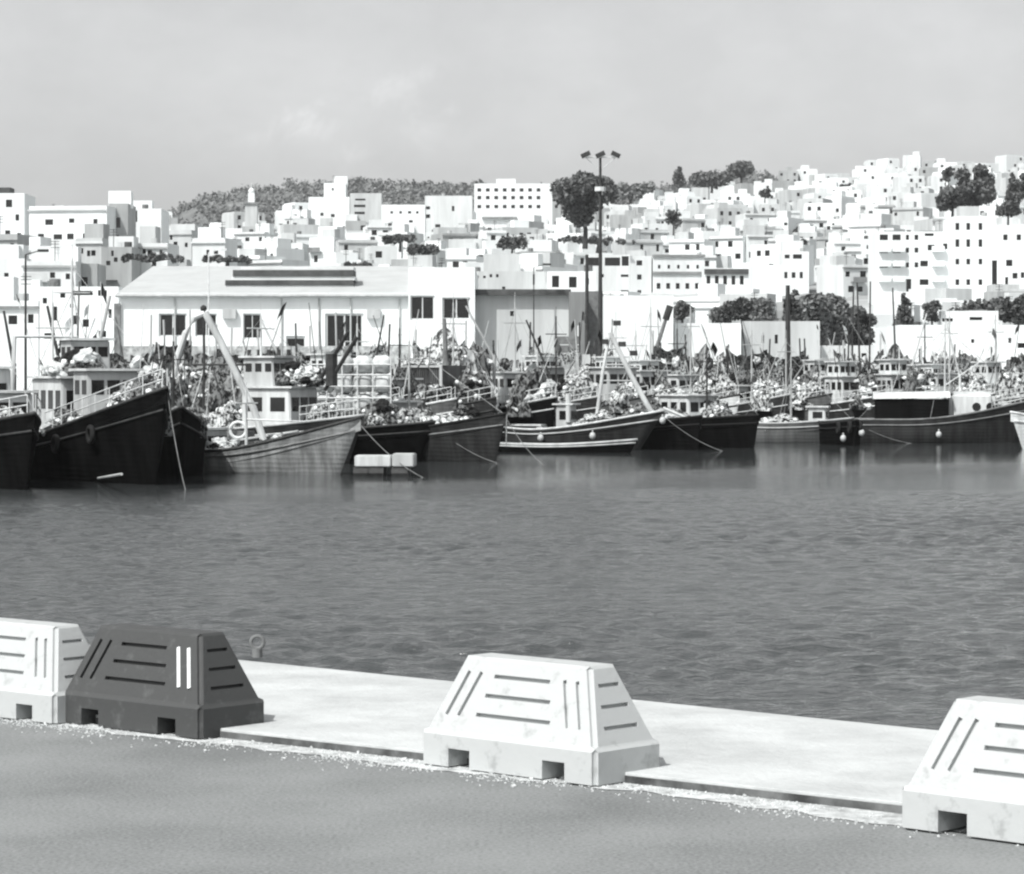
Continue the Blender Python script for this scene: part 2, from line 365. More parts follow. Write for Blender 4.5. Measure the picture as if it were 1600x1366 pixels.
tag(mb.build('forest', M_folF), label='grey-green pine wood covering the far ridge behind the town', cat='wood', kind='stuff')

# ------------------------------------------------------------------ buildings
PANE = MB().box(-.5, .5, -.02, .02, -.5, .5).mesh('window_pane', M_glass)
FRM = MB().box(-.5, -.44, -.05, .05, -.5, .5).box(.44, .5, -.05, .05, -.5, .5).box(-.44, .44, -.05, .05, .44, .5).box(-.44, .44, -.05, .05, -.5, -.44).box(-.02, .02, -.045, .045, -.44, .44).mesh('window_frame', M_white)
HANDS = []                                              # pixel boxes of the named buildings, so the filler houses keep clear
def walls(mb, w, d, h, z0, holes, rec=.25, par=.5, th=.25):
    """outer walls; openings cut out of the front with real reveals; parapet on top"""
    xs = sorted({-w/2, w/2, *[v for q in holes for v in (q[0], q[1])]}); zs = sorted({z0, h, *[v for q in holes for v in (q[2], q[3])]})
    for xa, xb in zip(xs, xs[1:]):
        for za, zb in zip(zs, zs[1:]):
            cx, cz = (xa+xb)/2, (za+zb)/2
            if any(q[0] < cx < q[1] and q[2] < cz < q[3] for q in holes): continue
            mb.quad([(xa,0,za), (xb,0,za), (xb,0,zb), (xa,0,zb)])
    for a, b, c, e in holes:
        mb.quad([(a,0,c), (a,rec,c), (a,rec,e), (a,0,e)]); mb.quad([(b,0,c), (b,rec,c), (b,rec,e), (b,0,e)])
        mb.quad([(a,0,c), (b,0,c), (b,rec,c), (a,rec,c)]); mb.quad([(a,0,e), (b,0,e), (b,rec,e), (a,rec,e)])
    mb.quad([(w/2,0,z0), (w/2,d,z0), (w/2,d,h), (w/2,0,h)]); mb.quad([(-w/2,0,z0), (-w/2,d,z0), (-w/2,d,h), (-w/2,0,h)]); mb.quad([(-w/2,d,z0), (w/2,d,z0), (w/2,d,h), (-w/2,d,h)])
    o = [(-w/2,0), (w/2,0), (w/2,d), (-w/2,d)]; i = [(-w/2+th,th), (w/2-th,th), (w/2-th,d-th), (-w/2+th,d-th)]
    for k in range(4):
        l = (k+1) % 4
        mb.quad([(*o[k],h), (*o[l],h), (*i[l],h), (*i[k],h)]); mb.quad([(*i[k],h), (*i[l],h), (*i[l],h-par), (*i[k],h-par)])
    return i
def house(name, base, w, d, h, yaw, wi, wins, label, cat='house', group=None, frames=False, zb=-2.5, extras=None, shutter=None, par=.5):
    """base: middle of the front foot. wins: (u centre -.5...5, z centre m, width m, height m)"""
    root = empty(name, base, yaw, label, cat, group)
    holes = []
    for u, z, ww, wh in wins:
        x = u * w
        q = (max(-w/2+.15, x-ww/2), min(w/2-.15, x+ww/2), z-wh/2, min(h-.3, z+wh/2))
        if q[1]-q[0] > .2 and q[3]-q[2] > .2 and not any(q[0] < k[1]+.05 and q[1] > k[0]-.05 and q[2] < k[3]+.05 and q[3] > k[2]-.05 for k in holes): holes.append(q)
    mb = MB(); i = walls(mb, w, d, h, zb, holes, par=par); bmesh.ops.remove_doubles(mb.bm, verts=mb.bm.verts, dist=.001)
    mb.build('wall', WALLS[wi] if isinstance(wi, int) else wi, root)
    MB().quad([(*i[k], h-par) for k in range(4)]).build('roof', M_roof, root)
    for a, b, c, e in holes:
        o = inst(PANE, 'window', root, ((a+b)/2, .2, (c+e)/2), sc=(b-a, 1, e-c))
        if frames: inst(FRM, 'frame', o, (0, -.02, 0), sc=(1, 1, 1))
    if extras: extras(root, w, d, h)
    return root
def grid_w(n, floors, fh, ww, wh, z0=1.6, jitter=0, rs=rnd, skip=0):
    L = []
    for f in range(floors):
        for k in range(n):
            if rs.random() < skip: continue
            L.append(((k+.5)/n - .5 + rs.uniform(-jitter, jitter)/n, z0 + f*fh, ww*rs.uniform(1-jitter, 1+jitter), wh*rs.uniform(1-jitter*.6, 1+jitter*.6)))
    return L
def placed(px0, px1, ytop, ybase, D, label, wi=0, wins=(), depth=9, yaw=0, name='house', cat='house', frames=False, px_w=True, **k):
    """wins in photo pixels (xc, yc, w, h)"""
    a, b = P(px0, ybase, D), P(px1, ybase, D); w = (b.x - a.x) / max(.3, cos(yaw)); h = (ybase - ytop) * D / F
    mid = (a + b) / 2; cx = (px0 + px1) / 2; s = D / F
    L = [((x - cx) / (px1 - px0), (ybase - y) * s, ww * s, hh * s) for x, y, ww, hh in wins]
    gz = min(zxy(mid.x + dx, mid.y + dy) for dx in (-w/2, w/2) for dy in (0, depth)) if D > 296 else 2.2
    HANDS.append((px0-4, px1+4, ytop-3, ybase, D))
    return house(name, mid, w, depth, h, yaw, wi, L, label, cat, None, frames, min(-1, gz - mid.z - 1), **k)
def roof_bits(root, w, d, h, rs=rnd, n=2):
    """stair hut, tank and aerial that flat roofs carry"""
    m = WALLS[rs.choice([0, 0, 1, 2])]
    if rs.random() < .65:
        x = rs.uniform(-.3, .3)*w; s = rs.uniform(1.3, 2.2); MB().box(x-s, x+s, d*.3, d*.3+2.6, h-.5, h+rs.uniform(1.4, 2.3)).build('stair_hut', m, root)
    if rs.random() < .5:
        x = rs.uniform(-.4, .4)*w; MB().tube([(x, 1.4, h-.5), (x, 1.4, h+.7)], .5, 10).build('water_tank', rs.choice([M_mgrey, M_trim, M_lgrey]), root)
    if rs.random() < .5:
        x = rs.uniform(-.4, .4)*w; mb = MB().tube([(x, 2, h-.5), (x, 2, h+2.4)], .05, 5)
        for q in (1.6, 2.0, 2.3): mb.tube([(x-.5, 2, h+q), (x+.5, 2, h+q)], .035, 4)
        mb.build('aerial', M_dkmet, root)
def balc(root, xs, zs, w=2.2, dep=1.1):
    for x in xs:
        for z in zs:
            mb = MB().box(x-w/2, x+w/2, -dep, -.003, z, z+.15).box(x-w/2, x+w/2, -dep, -dep+.1, z+.153, z+1.0).box(x-w/2, x-w/2+.1, -dep+.103, -.003, z+.153, z+1.0).box(x+w/2-.1, x+w/2, -dep+.103, -.003, z+.153, z+1.0)
            mb.build('balcony', WALLS[0], root)

def town_bits(root, w, d, h, fl, wi, rs):
    """cornice, porch, lean-to, awning: the shallow relief that breaks up the walls"""
    if rs.random() < .6: MB().box(-w/2-.15, w/2+.15, -.3, -.003, h-.75, h-.5).build('cornice', WALLS[rs.choice([1, 2, 3, 4])], root)
    if rs.random() < .45:
        ww = w*rs.uniform(.3, .55); x = rs.uniform(-.5, .5)*(w-ww); MB().box(x-ww/2, x+ww/2, -rs.uniform(1.5, 3.5), -.003, -3, h*rs.uniform(.3, .6)).build('annex', WALLS[rs.choice([0, 0, 1, 1, 2, 3])], root)
    if rs.random() < .35 and fl > 1:
        x = rs.uniform(-.3, .3)*w; z = 2.9*rs.randint(1, fl-1); MB().box(x-1.4, x+1.4, -1.1, -.003, z-.1, z+.05).box(x-1.4, x+1.4, -1.1, -1.0, z+.053, z+.9).build('balcony', WALLS[rs.choice([0, 2, 4])], root)
    if rs.random() < .25: x = rs.uniform(-.35, .35)*w; MB().box(x-.9, x+.9, -1.0, -.003, 2.5, 2.62).build('awning', M_trim, root)
    if rs.random() < .5: MB().box(-w/2+.3, w/2*rs.uniform(-.2, .9), d*.45, d-.6, h-.45, h+rs.uniform(1.2, 2.7)).build('roof_room', WALLS[rs.choice([0, 1, 2, 3])], root)

# -- left of the picture
def g(*a): return [t for t in a]
placed(44, 168, 322, 402, 420, 'big white flat-roofed block at the left with four tall dark windows in a row', 0,
       [(63,374,10,18),(90,374,14,16),(110,374,11,18),(134,374,9,18),(76,347,13,9),(112,345,9,7),(150,347,7,9),(150,378,8,14)], depth=10, yaw=R(-8), extras=lambda r,w,d,h: (roof_bits(r,w,d,h), town_bits(r,w,d,h,1,0,rnd)))
placed(170, 200, 318, 402, 424, 'narrow arched-bay side of the big white block, shade painted into its grey', 3, [(181,348,14,16),(181,375,10,16)], depth=9, extras=roof_bits)  # right side of the white block as its own piece, shade painted grey
placed(203, 252, 326, 396, 440, 'blank white block with one thin slit right of the narrow grey side', 0, [(213,338,3,18)], depth=10, extras=roof_bits)
placed(-40, 38, 302, 405, 430, 'white block cut by the left photo edge below a dark flat roof', 0, [(14,318,10,12),(27,340,6,10),(12,364,8,8),(30,368,6,8)], depth=10)
placed(-60, 16, 293, 298, 470, 'thin dark flat roof canopy peeping over the left edge block', M_trim, [], depth=4, name='roof_canopy', cat='canopy', par=.1)
placed(-60, 42, 404, 480, 330, 'low white yard building at the left edge with small square windows', 1, [(10,430,7,7),(25,450,8,8),(6,392,12,20)], depth=8, extras=lambda r,w,d,h: (roof_bits(r,w,d,h), town_bits(r,w,d,h,2,0,rnd)))
placed(36, 118, 408, 480, 318, 'white flat-roofed yard building under the four-window block', 1, [(55,432,8,8),(82,430,8,9),(106,432,7,9)], depth=8, extras=lambda r,w,d,h: (roof_bits(r,w,d,h), town_bits(r,w,d,h,2,0,rnd)))
placed(116, 152, 412, 470, 322, 'grey roofed shed between yard building and warehouse', 3, [(132,440,10,14)], depth=7)
placed(-70, 60, 470, 560, 260, 'wide white quayside store behind the leftmost boats', 0, [(20,500,14,14),(48,498,9,14)], depth=8, extras=lambda r,w,d,h: (roof_bits(r,w,d,h), town_bits(r,w,d,h,2,0,rnd)))
placed(62, 185, 448, 560, 240, 'tall white ice plant on the quay left of the warehouse', 0, [(128,458,34,7),(160,458,14,9),(98,462,8,7),(70,470,7,9),(112,478,6,6),(134,505,10,12),(160,522,12,10),(75,525,12,9),(172,490,5,14),(85,490,9,22),(118,500,7,14),(150,478,3,40)], depth=8, extras=roof_bits)
LB = [(-20,28,366,470,352,3,'small grey house below the left edge block'), (24,62,384,470,346,1,'small white house under the big white block'), (118,160,372,470,372,2,'off-white house at the foot of the big white block'), (158,206,386,470,360,3,'pale grey house below the narrow grey side'), (206,262,380,470,366,1,'white house below the blank slit block'), (252,300,360,470,470,2,'off-white house right of the blank slit block'), (300,352,372,470,400,1,'white house left above the warehouse roof')]
for a, b_, yt, yb_, D_, wi_, lab in LB:
    placed(a, b_, yt, yb_, D_, lab, wi_, [(a + (b_-a)*rnd.uniform(.15, .85), yt + rnd.uniform(8, 30), rnd.uniform(4, 8), rnd.uniform(5, 9)) for _ in range(4)], depth=7, yaw=R(rnd.uniform(-20, 12)), extras=lambda r,w,d,h: (roof_bits(r,w,d,h), town_bits(r,w,d,h,2,0,rnd)))
# -- the warehouse: its wings are parts of one building
D = 215
wh = placed(188, 638, 458, 612, D, 'long white quay warehouse with large barred windows and a grey low-pitched roof', 0,
       [(270,508,44,36),(322,508,34,36),(394,510,28,40),(538,517,60,54),(462,560,30,70)], depth=.6, name='warehouse', cat='warehouse', frames=True, par=.05)
wh.children[1].name = 'wall_cap'
W = (638-188)*D/F; Hh = (612-458)*D/F; hr = (612-416)*(D+22)/F + (EYE-(612-HZ)*(D+22)/F) - (EYE-(612-HZ)*D/F)
mb = MB().quad([(-W/2-.3, -.5, Hh-.1), (W/2+.3, -.5, Hh-.1), (W/2+.3, 22, hr), (-W/2-.3, 22, hr)]).quad([(-W/2-.3, -.5, Hh-.35), (W/2+.3, -.5, Hh-.35), (W/2+.3, -.5, Hh-.1), (-W/2-.3, -.5, Hh-.1)])
mb.quad([(-W/2-.3, 44, Hh-.1), (W/2+.3, 44, Hh-.1), (W/2+.3, 22, hr), (-W/2-.3, 22, hr)])
mb.build('sloped_roof', mat('warehouse_roof', .45, .8, .07, .5, streak=True), wh)
for s in (-1, 1): MB().quad([(s*W/2, .6, -2), (s*W/2, 43.5, -2), (s*W/2, 43.5, Hh-.2), (s*W/2, 22, hr-.15), (s*W/2, .6, Hh-.2)]).build('gable_wall', WALLS[1], wh)
for x in (-.31, .06, .19, .30, .47): MB().tube([(x*W, -.1, -2), (x*W, -.1, Hh-.4)], .07, 6).build('downpipe', M_lgrey, wh)
MB().tube([(-W/2-.3, -.55, Hh-.22), (W/2+.3, -.55, Hh-.22)], .11, 6).build('gutter', M_lgrey, wh)
for x in (-.12, .38): MB().box(x*W-.5, x*W+.5, -.45, -.004, Hh*.74, Hh*.74+.7).build('cooling_unit', M_lgrey, wh)
MB().box(-W/2+.01, W/2-.01, -.06, -.004, -2, (612-541)*D/F).build('plinth', mat('plinth_stone', .5, .9, .3, 2.2, g2=.2), wh)
MB().box(-W/2-.45, -W/2+.02, -.3, .5, -2, Hh-.8).build('downpipe', M_mgrey, wh)
x0, x1 = (343-413)*(D+5)/F, (543-413)*(D+5)/F
zc = lambda y, DD: EYE - (y-HZ)*DD/F - (EYE-(612-HZ)*D/F)
mb = MB()
for ya, yb in ((422, 432), (438, 446)): mb.box(x0 - (0 if ya == 438 else -.6), x1, 5, 9, zc(yb, D+5), zc(ya, D+5))
mb.build('roof_louvre', M_trim, wh)
MB().box(x0, x1, 5.1, 9.2, zc(452, D+5), zc(446.2, D+5)).box(x0+.5, x1+.1, 5.1, 9.2, zc(437.8, D+5), zc(432.2, D+5)).box(x0+1.2, x1, 5.2, 9, zc(421.8, D+5), zc(417, D+5)).build('louvre_frame', WALLS[1], wh)
placed(638, 742, 418, 612, 212, 'taller white end hall of the warehouse with two barred windows high up', 0, [(657,481,44,38),(713,482,44,34)], depth=22, name='warehouse_hall', cat='warehouse', frames=True)
placed(742, 890, 461, 612, 214, 'pale grey blank-walled net store with a dark roof edge right of the tall hall', 2, [(800,490,6,8),(795,505,4,4),(806,505,4,4)], depth=20, name='net_store', cat='warehouse')
a = P(742, 461, 213.6); b = P(890, 461, 213.6)
o = MB().box(a.x, b.x+.1, 213.3, 213.9, a.z-.02, a.z+.42).build('roof_edge', M_trim); st = [q for q in bpy.data.objects if q.name == 'net_store'][0]
o.location = -Vector(st.location); o.parent = st
placed(889, 914, 456, 612, 213, 'mid-grey side block of the pale net store, shade put into its colour', 4, [], depth=8, name='shade_grey_block', cat='side block')  # the store's right side as a block, its shade put into the grey
placed(919, 942, 455, 612, 216, 'slate-grey side block directly behind the floodlight mast, shade put into its colour', M_mgrey, [], depth=8, name='shade_dark_block', cat='side block')  # rest of that side, deeper shade put in as a darker grey
placed(855, 930, 424, 500, 300, 'white low building with two dark square windows above the net store', 0, [(868,440,11,18),(895,441,12,17),(918,440,5,10)], depth=8, extras=roof_bits)
placed(742, 853, 424, 500, 306, 'off-white flats with a drainpipe grid above the dark roof edge', 2, [(767,431,4,5),(777,431,4,5),(804,416,5,7),(746,433,4,4),(757,433,4,4),(787,450,5,4),(834,435,3,20)], depth=8, extras=roof_bits)
placed(944, 1052, 462, 612, 250, 'blank bright white hall right of the slate-grey side block', 0, [(1025,480,3,6)], depth=14, name='white_hall', cat='warehouse')
placed(1054, 1158, 505, 612, 252, 'low bright white garden wall building with one narrow slot', 0, [(1087,530,3,10)], depth=8)
placed(1160, 1281, 502, 612, 254, 'low grey-white fluted shed right of the narrow-slot building', 2, [(1162,520,5,10),(1192,530,4,12),(1213,530,5,14)], depth=8, name='shed', cat='shed')
placed(1284, 1400, 540, 612, 262, 'small white customs hut row partly behind masts', 1, [(1310,556,8,8),(1350,556,8,8)], depth=8)
placed(1402, 1700, 508, 612, 262, 'long low white market hall near the right edge', 0, [(1486,528,3,7),(1520,533,5,6),(1578,532,5,8),(1600,540,20,8)], depth=16, name='market_hall', cat='hall')
placed(1470, 1560, 486, 520, 300, 'white ramp house with tiny windows above the market hall', 0, [(1480,500,18,5),(1525,498,20,5)], depth=6)
# -- middle distance
placed(985, 1018, 400, 462, 560, 'slim white block with one column of dark windows', 1, [(999,411,9,8),(999,433,7,8),(999,456,6,5)], depth=10)
placed(918, 984, 398, 460, 540, 'white flats with a deep black loggia under the roof', 1, [(930,409,22,13),(957,409,24,13),(977,408,11,15),(976,431,12,4),(976,456,12,5),(940,431,7,5)], depth=10)
placed(1020, 1101, 398, 462, 560, 'long white hotel front with two even rows of small windows', 1,
       [(1030+15*k,417,4,6) for k in range(5)] + [(1029+15*k,447,6,9) for k in range(5)] + [(1059,465,5,5)], depth=10, extras=lambda r,w,d,h: [MB().box(-w/2-.1, w/2+.1, -.4, -.003, z, z+.5).build('cornice', WALLS[4], r) for z in (h-.5, h*.52)])
placed(1102, 1176, 419, 466, 540, 'white arcade house with a dark cornice and five tall windows', 0,
       [(1107+13*k,438,6,14) for k in range(5)], depth=10, extras=lambda r,w,d,h: [MB().box(-w/2-.2, w/2+.2, -.5, -.003, h-1.2, h-.2).build('cornice', M_trim, r), MB().box(w/2-.1, w/2+.8, -.1, 5, -3, h-.4).build('side_wall', WALLS[4], r)])
placed(1177, 1222, 414, 475, 520, 'blank brilliant white gable end between arcade house and three-window house', 0, [], depth=10)
placed(1223, 1264, 393, 446, 545, 'white house with three tall windows and shuttered loggia', 0, [(1228,430,5,10),(1240,430,6,9),(1252,430,5,10),(1230,401,8,6),(1246,401,14,7)], depth=9, extras=roof_bits)
ap = []
for y in (371, 391, 414): ap += [(1381,y,13,9),(1401,y,13,9),(1418,y,5,8),(1432,y,6,8)]
def bal_r(r, w, d, h):
    balc(r, (-w*.40, -w*.22, w*.3), (h*.72, h*.52, h*.31), 2.1)
placed(1370, 1489, 362, 476, 490, 'wide white apartment block with black balcony openings left of the tall flats', 0, ap + [(1455,387,11,9),(1477,385,7,9),(1444,412,12,9),(1460,412,5,8),(1444,441,14,9),(1420,446,8,20),(1452,363+3,14,6)], depth=12, name='apartment_block', cat='apartment block', extras=bal_r)
placed(1490, 1547, 338, 476, 488, 'tall white flats with three straight columns of windows', 0, [(x,y,6,hh) for x in (1496,1513,1532) for y,hh in ((354,11),(380,12),(409,9),(441,9))], depth=12, name='apartment_block', cat='apartment block', extras=roof_bits)
placed(1548, 1720, 352, 476, 486, 'white apartment block at the right edge with a black full-height slit', 0, [(1554,432,8,50),(1571,371,7,9),(1592,371,7,9),(1577,411,10,10),(1586,431,8,9),(1598,430,6,9),(1573,441,5,16),(1612,400,9,9),(1630,371,7,9)], depth=12, name='apartment_block', cat='apartment block', extras=roof_bits)
# -- skyline pieces
hw = []
for y in (297, 309, 323): hw += [(749+13.2*k, y, 6, 5.5) for k in range(8)]
placed(741, 863, 287, 350, 940, 'three-row white hotel block on the skyline left of the umbrella pine', 0, hw, depth=14, name='hotel_block', cat='hotel', extras=lambda r,w,d,h: [MB().box(-w*.22, w*.03, 3, 9, h-.5, h+1.8).build('penthouse', WALLS[0], r), MB().box(-w*.4, w*.25, -1.2, -.003, h*.12, h*.17).build('terrace', WALLS[4], r)])
placed(482, 546, 308, 350, 850, 'broad white stepped house under the skyline peak', 0, [(503,335,5,5),(520,337,6,5),(535,341,4,6)], depth=12)
placed(506, 540, 286, 320, 862, 'bright white peaked house standing highest on the left skyline', 0, [(520,296,3,4)], depth=10, extras=roof_bits)
placed(547, 596, 302, 350, 846, 'grey-white house with dark horizontal balcony bands right of the white peak', 2, [(563,312,16,3),(562,322,18,4),(562,333,16,4),(542,320,3,18)], depth=10, extras=roof_bits)
placed(596, 664, 320, 356, 800, 'white house with a row of four tiny windows below the far ridge', 0, [(612,332,4,4),(626,332,4,4),(640,332,5,4),(652,332,4,4),(592,357,4,5),(642,346,6,4)], depth=10)
placed(664, 738, 306, 352, 830, 'pale house with two stacked black windows left of the hotel block', 1, [(667,325,10,5),(667,338,10,6),(708,326,4,8),(684,353,8,5),(720,352,6,6)], depth=10, extras=roof_bits)
# minaret
r_ = empty('minaret', P(393, 345, 700) , 0, 'slender pale square minaret with a small lantern on the left skyline', 'minaret'); k_ = 700/F
MB().box(-1.5, 1.5, -1.5, 1.5, -8, 25*k_).build('shaft', WALLS[2], r_)
MB().box(-1.9, 1.9, -1.9, 1.9, 25*k_+.003, 28*k_).build('gallery', WALLS[4], r_)
mb = MB().box(-.8, .8, -.8, .8, 28*k_+.003, 43*k_); mb.ball((0,0,43*k_+.5), .8, 2); mb.tube([(0,0,44*k_),(0,0,60*k_)], .12, 5, r2=.04); mb.build('lantern', WALLS[0], r_)

# -- the packed town on the slope: every house its own
ORD = ['first','second','third','fourth','fifth','sixth','seventh','eighth','ninth','tenth','eleventh','twelfth','thirteenth','fourteenth','fifteenth','sixteenth','seventeenth','eighteenth','nineteenth','twentieth'] + ['twenty-' + q for q in ('first','second','third','fourth','fifth','sixth','seventh','eighth','ninth')] + ['thirtieth'] + ['thirty-' + q for q in ('first','second','third','fourth','fifth','sixth','seventh','eighth','ninth')]
LAND = [(-60,44,'the left photo edge'), (44,203,'the four-window block'), (203,380,'the warehouse\'s left end'), (380,480,'the minaret'), (480,600,'the skyline peak house'), (600,741,'the tall warehouse hall'), (741,865,'the hotel block'), (865,985,'the umbrella pine'), (985,1101,'the long hotel front'), (1101,1265,'the arcade house'), (1265,1370,'the dense tree clump'), (1370,1490,'the wide apartment block'), (1490,1760,'the tall flats')]
rs = random.Random(77); rows = [round(318 * 1.058**i) for i in range(25)]
cnt = 0; fill = []; per = {}
for ri, D in enumerate(rows):
    px = -50 + rs.uniform(0, 30)
    while px < 1640:
        w = rs.uniform(4.6, 10); wp = w * F / D
        cx = px + wp/2; px += wp * rs.uniform(1.0, 1.3) + (0 if D > 420 else 25)
        Dj = D * rs.uniform(.985, 1.02)
        if Dj > lerp(DTOP, cx) + 15: continue
        if D < 440 and (cx < 1290 and cx > 160) and rs.random() < .35: continue
        if cx > 1640: break
        z = zter(cx, Dj); fl = rs.choice([1, 2, 2, 3, 3]) if D > 420 else rs.choice([1, 2, 2]); h = fl * 2.75 + .6
        
        yb = HZ - (z - EYE)*F/Dj; yt = yb - h*F/Dj
        if any(cx - wp/2 < b and cx + wp/2 > a and ((Dj < hd and yt < hb - (hb-ht)*.12) or abs(Dj - hd) < 15) for a, b, ht, hb, hd in HANDS): continue
        if 868 < cx < 965 and D > 470 and yt < 345 and D < 520: continue
        fill.append((ri, cx, Dj, w, h, fl, z))
print('filler houses', len(fill))
fill = sorted(fill, key=lambda q: q[2]); far_fill = fill[290:]; fill = fill[:290]
if far_fill:                                            # past the 290 nearest the town reads as one mass
    mb = MB(); mw = MB()
    for _, cx, D, w, h, fl, z in far_fill:
        p = P(cx, 0, D); M = Matrix.Translation((p.x, p.y, z)) @ Matrix.Rotation(R(rs.uniform(-40, 30)), 4, 'Z'); mi = rs.choice([0,0,0,1,1,1,2,2,3])
        k0 = len(mb.bm.faces); mb.box(-w/2, w/2, 0, 9, -8, h, M); mb.box(-w/2+.2, w/2-.2, .25, 8.7, h+.01, h+.4, M)
        if rs.random() < .5: x = rs.uniform(-.3, .3)*w; mb.box(x-1.5, x+1.5, 3, 6, h+.41, h+2.2, M)
        mb.bm.faces.ensure_lookup_table()
        for f in mb.bm.faces[k0:]: f.material_index = mi
        n = max(2, int(w/2.8)); k0 = len(mb.bm.faces)
        for f_ in range(fl):
            for k in range(n):
                if rs.random() < .5: x = -w/2 + w*(k+.5)/n; mb.box(x-.5, x+.5, -.03, .05, 1.2+f_*2.9, 2.4+f_*2.9, M)
        mb.bm.faces.ensure_lookup_table()
        for f in mb.bm.faces[k0:]: f.material_index = 5
    tag(mb.build('far_town', WALLS + [M_glass]), label='farthest small white houses crowded along the top of the town slope', cat='far town', kind='stuff')
cell = {}
for f in sorted(fill, key=lambda q: (q[0], q[1])):
    li = next(i for i, q in enumerate(LAND) if f[1] < q[1] or i == len(LAND)-1); cell.setdefault((f[0], li), []).append(f)
ROWN = ['lowest', 'second lowest'] + [ORD[i] for i in range(2, 20)]
for (ri, li), L in cell.items():
    for k, (_, cx, D, w, h, fl, z) in enumerate(L):
        wi = rs.choice([0,0,0,0,0,1,1,1,1,2,2,3]); nw = max(2, int(w / rs.uniform(2.0, 3.2))); dense = rs.random()
        wins = grid_w(nw, fl, 2.75, rs.uniform(.75, 1.15), rs.uniform(.8, 1.4), 1.6, .25, rs, skip=.12 if dense < .7 else .45)
        feat = rs.choice(['', '', 'wide ', 'narrow '])
        size = 'wide' if w > 8.4 else 'narrow' if w < 6.4 else 'middling'
        where = LAND[li][2]
        pos = (ORD[min(k, 19)] + ' from left' if len(L) > 1 else 'only one')
        lab = '%s %s %d-storey house, %s, %s terrace %s %s' % (size, WNAME[wi], fl, pos, ROWN[ri], 'above' if ri > 2 else 'near', where)
        p = P(cx, 0, D); gz = min(zxy(p.x+dx, p.y+dy) for dx in (-w/2, w/2) for dy in (0, 9))
        house('house', (p.x, p.y, z), w, rs.uniform(7, 11), h, R(rs.uniform(-40, 26)), wi, wins, lab, 'house', 'packed houses on the town slope', False, gz - z - 2,
              extras=(lambda r, w, d, h: (roof_bits(r, w, d, h, rs), town_bits(r, w, d, h, fl, wi, rs))))

# -- named trees
def treepx(px, yb, yt, wpx, D, label, **k):
    wpx *= 1.1; b = P(px, yb, D); return tree(b, (yb - yt)*D/F, wpx*D/F, label, **k)
treepx(914, 376, 266, 100, 505, 'large dark umbrella pine standing alone on the skyline by the floodlight mast', shape='umbrella', n=4200, size=.42, seed=3, name='umbrella_pine')
treepx(1522, 338, 248, 66, 640, 'tall dark tree clump on the slope above the tall flats', n=2300, size=.5, seed=8)
treepx(1488, 336, 284, 52, 636, 'lower shaggy dark tree left of the tall clump above the flats', n=1300, size=.5, seed=9)
treepx(1482, 292, 256, 18, 700, 'little round tree left of the tall clump top', n=300, size=.5, seed=10)
treepx(1584, 322, 266, 26, 640, 'slim dark tree near the right photo edge above the apartments', n=700, size=.45, seed=12, shape='cone', name='conifer')
treepx(1575, 342, 312, 34, 600, 'low dark bush tree under the slim tree at right edge', n=500, size=.45, seed=13)
treepx(1605, 330, 258, 26, 660, 'dark tree cut by the right photo edge', n=600, size=.45, seed=14)
treepx(1160, 512, 462, 70, 300, 'wide dark bushy tree above the low white garden wall building', n=1600, size=.28, seed=15)
treepx(1066, 505, 470, 32, 300, 'small round dark tree beside the blank white hall', n=500, size=.25, seed=16)
treepx(1238, 545, 446, 44, 268, 'dark upright tree with a pointed top behind the fluted shed', n=1300, size=.25, seed=17, shape='cone', name='conifer')
treepx(1287, 560, 450, 108, 285, 'biggest bushy tree of the harbour front right of the fluted shed', n=4200, size=.3, seed=18, m=M_folM)
treepx(1345, 560, 468, 56, 290, 'mid-sized dark tree right of the biggest bushy tree', n=1400, size=.28, seed=19)
treepx(1456, 512, 464, 28, 300, 'small bright-rimmed dark shrub tree above the market hall', n=420, size=.25, seed=20)
treepx(1412, 530, 452, 34, 305, 'slim dark tree between the biggest bushy tree and the wide apartments', n=650, size=.25, seed=21, shape='cone', name='conifer')
treepx(1535, 520, 466, 86, 330, 'low spreading dark tree above the ramp house', n=1500, size=.3, seed=22)
treepx(1592, 520, 452, 80, 320, 'large dark tree at the right edge above the market hall', n=1500, size=.3, seed=23)
treepx(1060, 292, 258, 20, 1090, 'lone tall conifer sticking up from the ridge right of the pine', n=300, size=.8, seed=24, shape='cone', name='conifer')
treepx(1158, 284, 252, 44, 1180, 'dark flat-topped pine clump on the right ridge', n=600, size=.9, seed=25, shape='umbrella', name='umbrella_pine')
treepx(1112, 296, 266, 52, 1150, 'dark hedge-like tree on the ridge left of the flat-topped clump', n=600, size=.9, seed=26)
treepx(985, 316, 282, 60, 1060, 'pale hazy round tree right behind the umbrella pine', n=600, size=.8, seed=27, m=M_folF)
treepx(625, 382, 362, 44, 560, 'low dark hedge tree in the middle of the town', n=400, size=.4, seed=28)
treepx(660, 400, 380, 40, 520, 'round dark garden tree above the tall warehouse hall', n=350, size=.4, seed=29)
treepx(800, 390, 366, 34, 520, 'small dark garden tree below the hotel block', n=350, size=.4, seed=30)
treepx(1052, 362, 326, 26, 700, 'small two-tier tree in the town right of the mast', n=250, size=.5, seed=31)
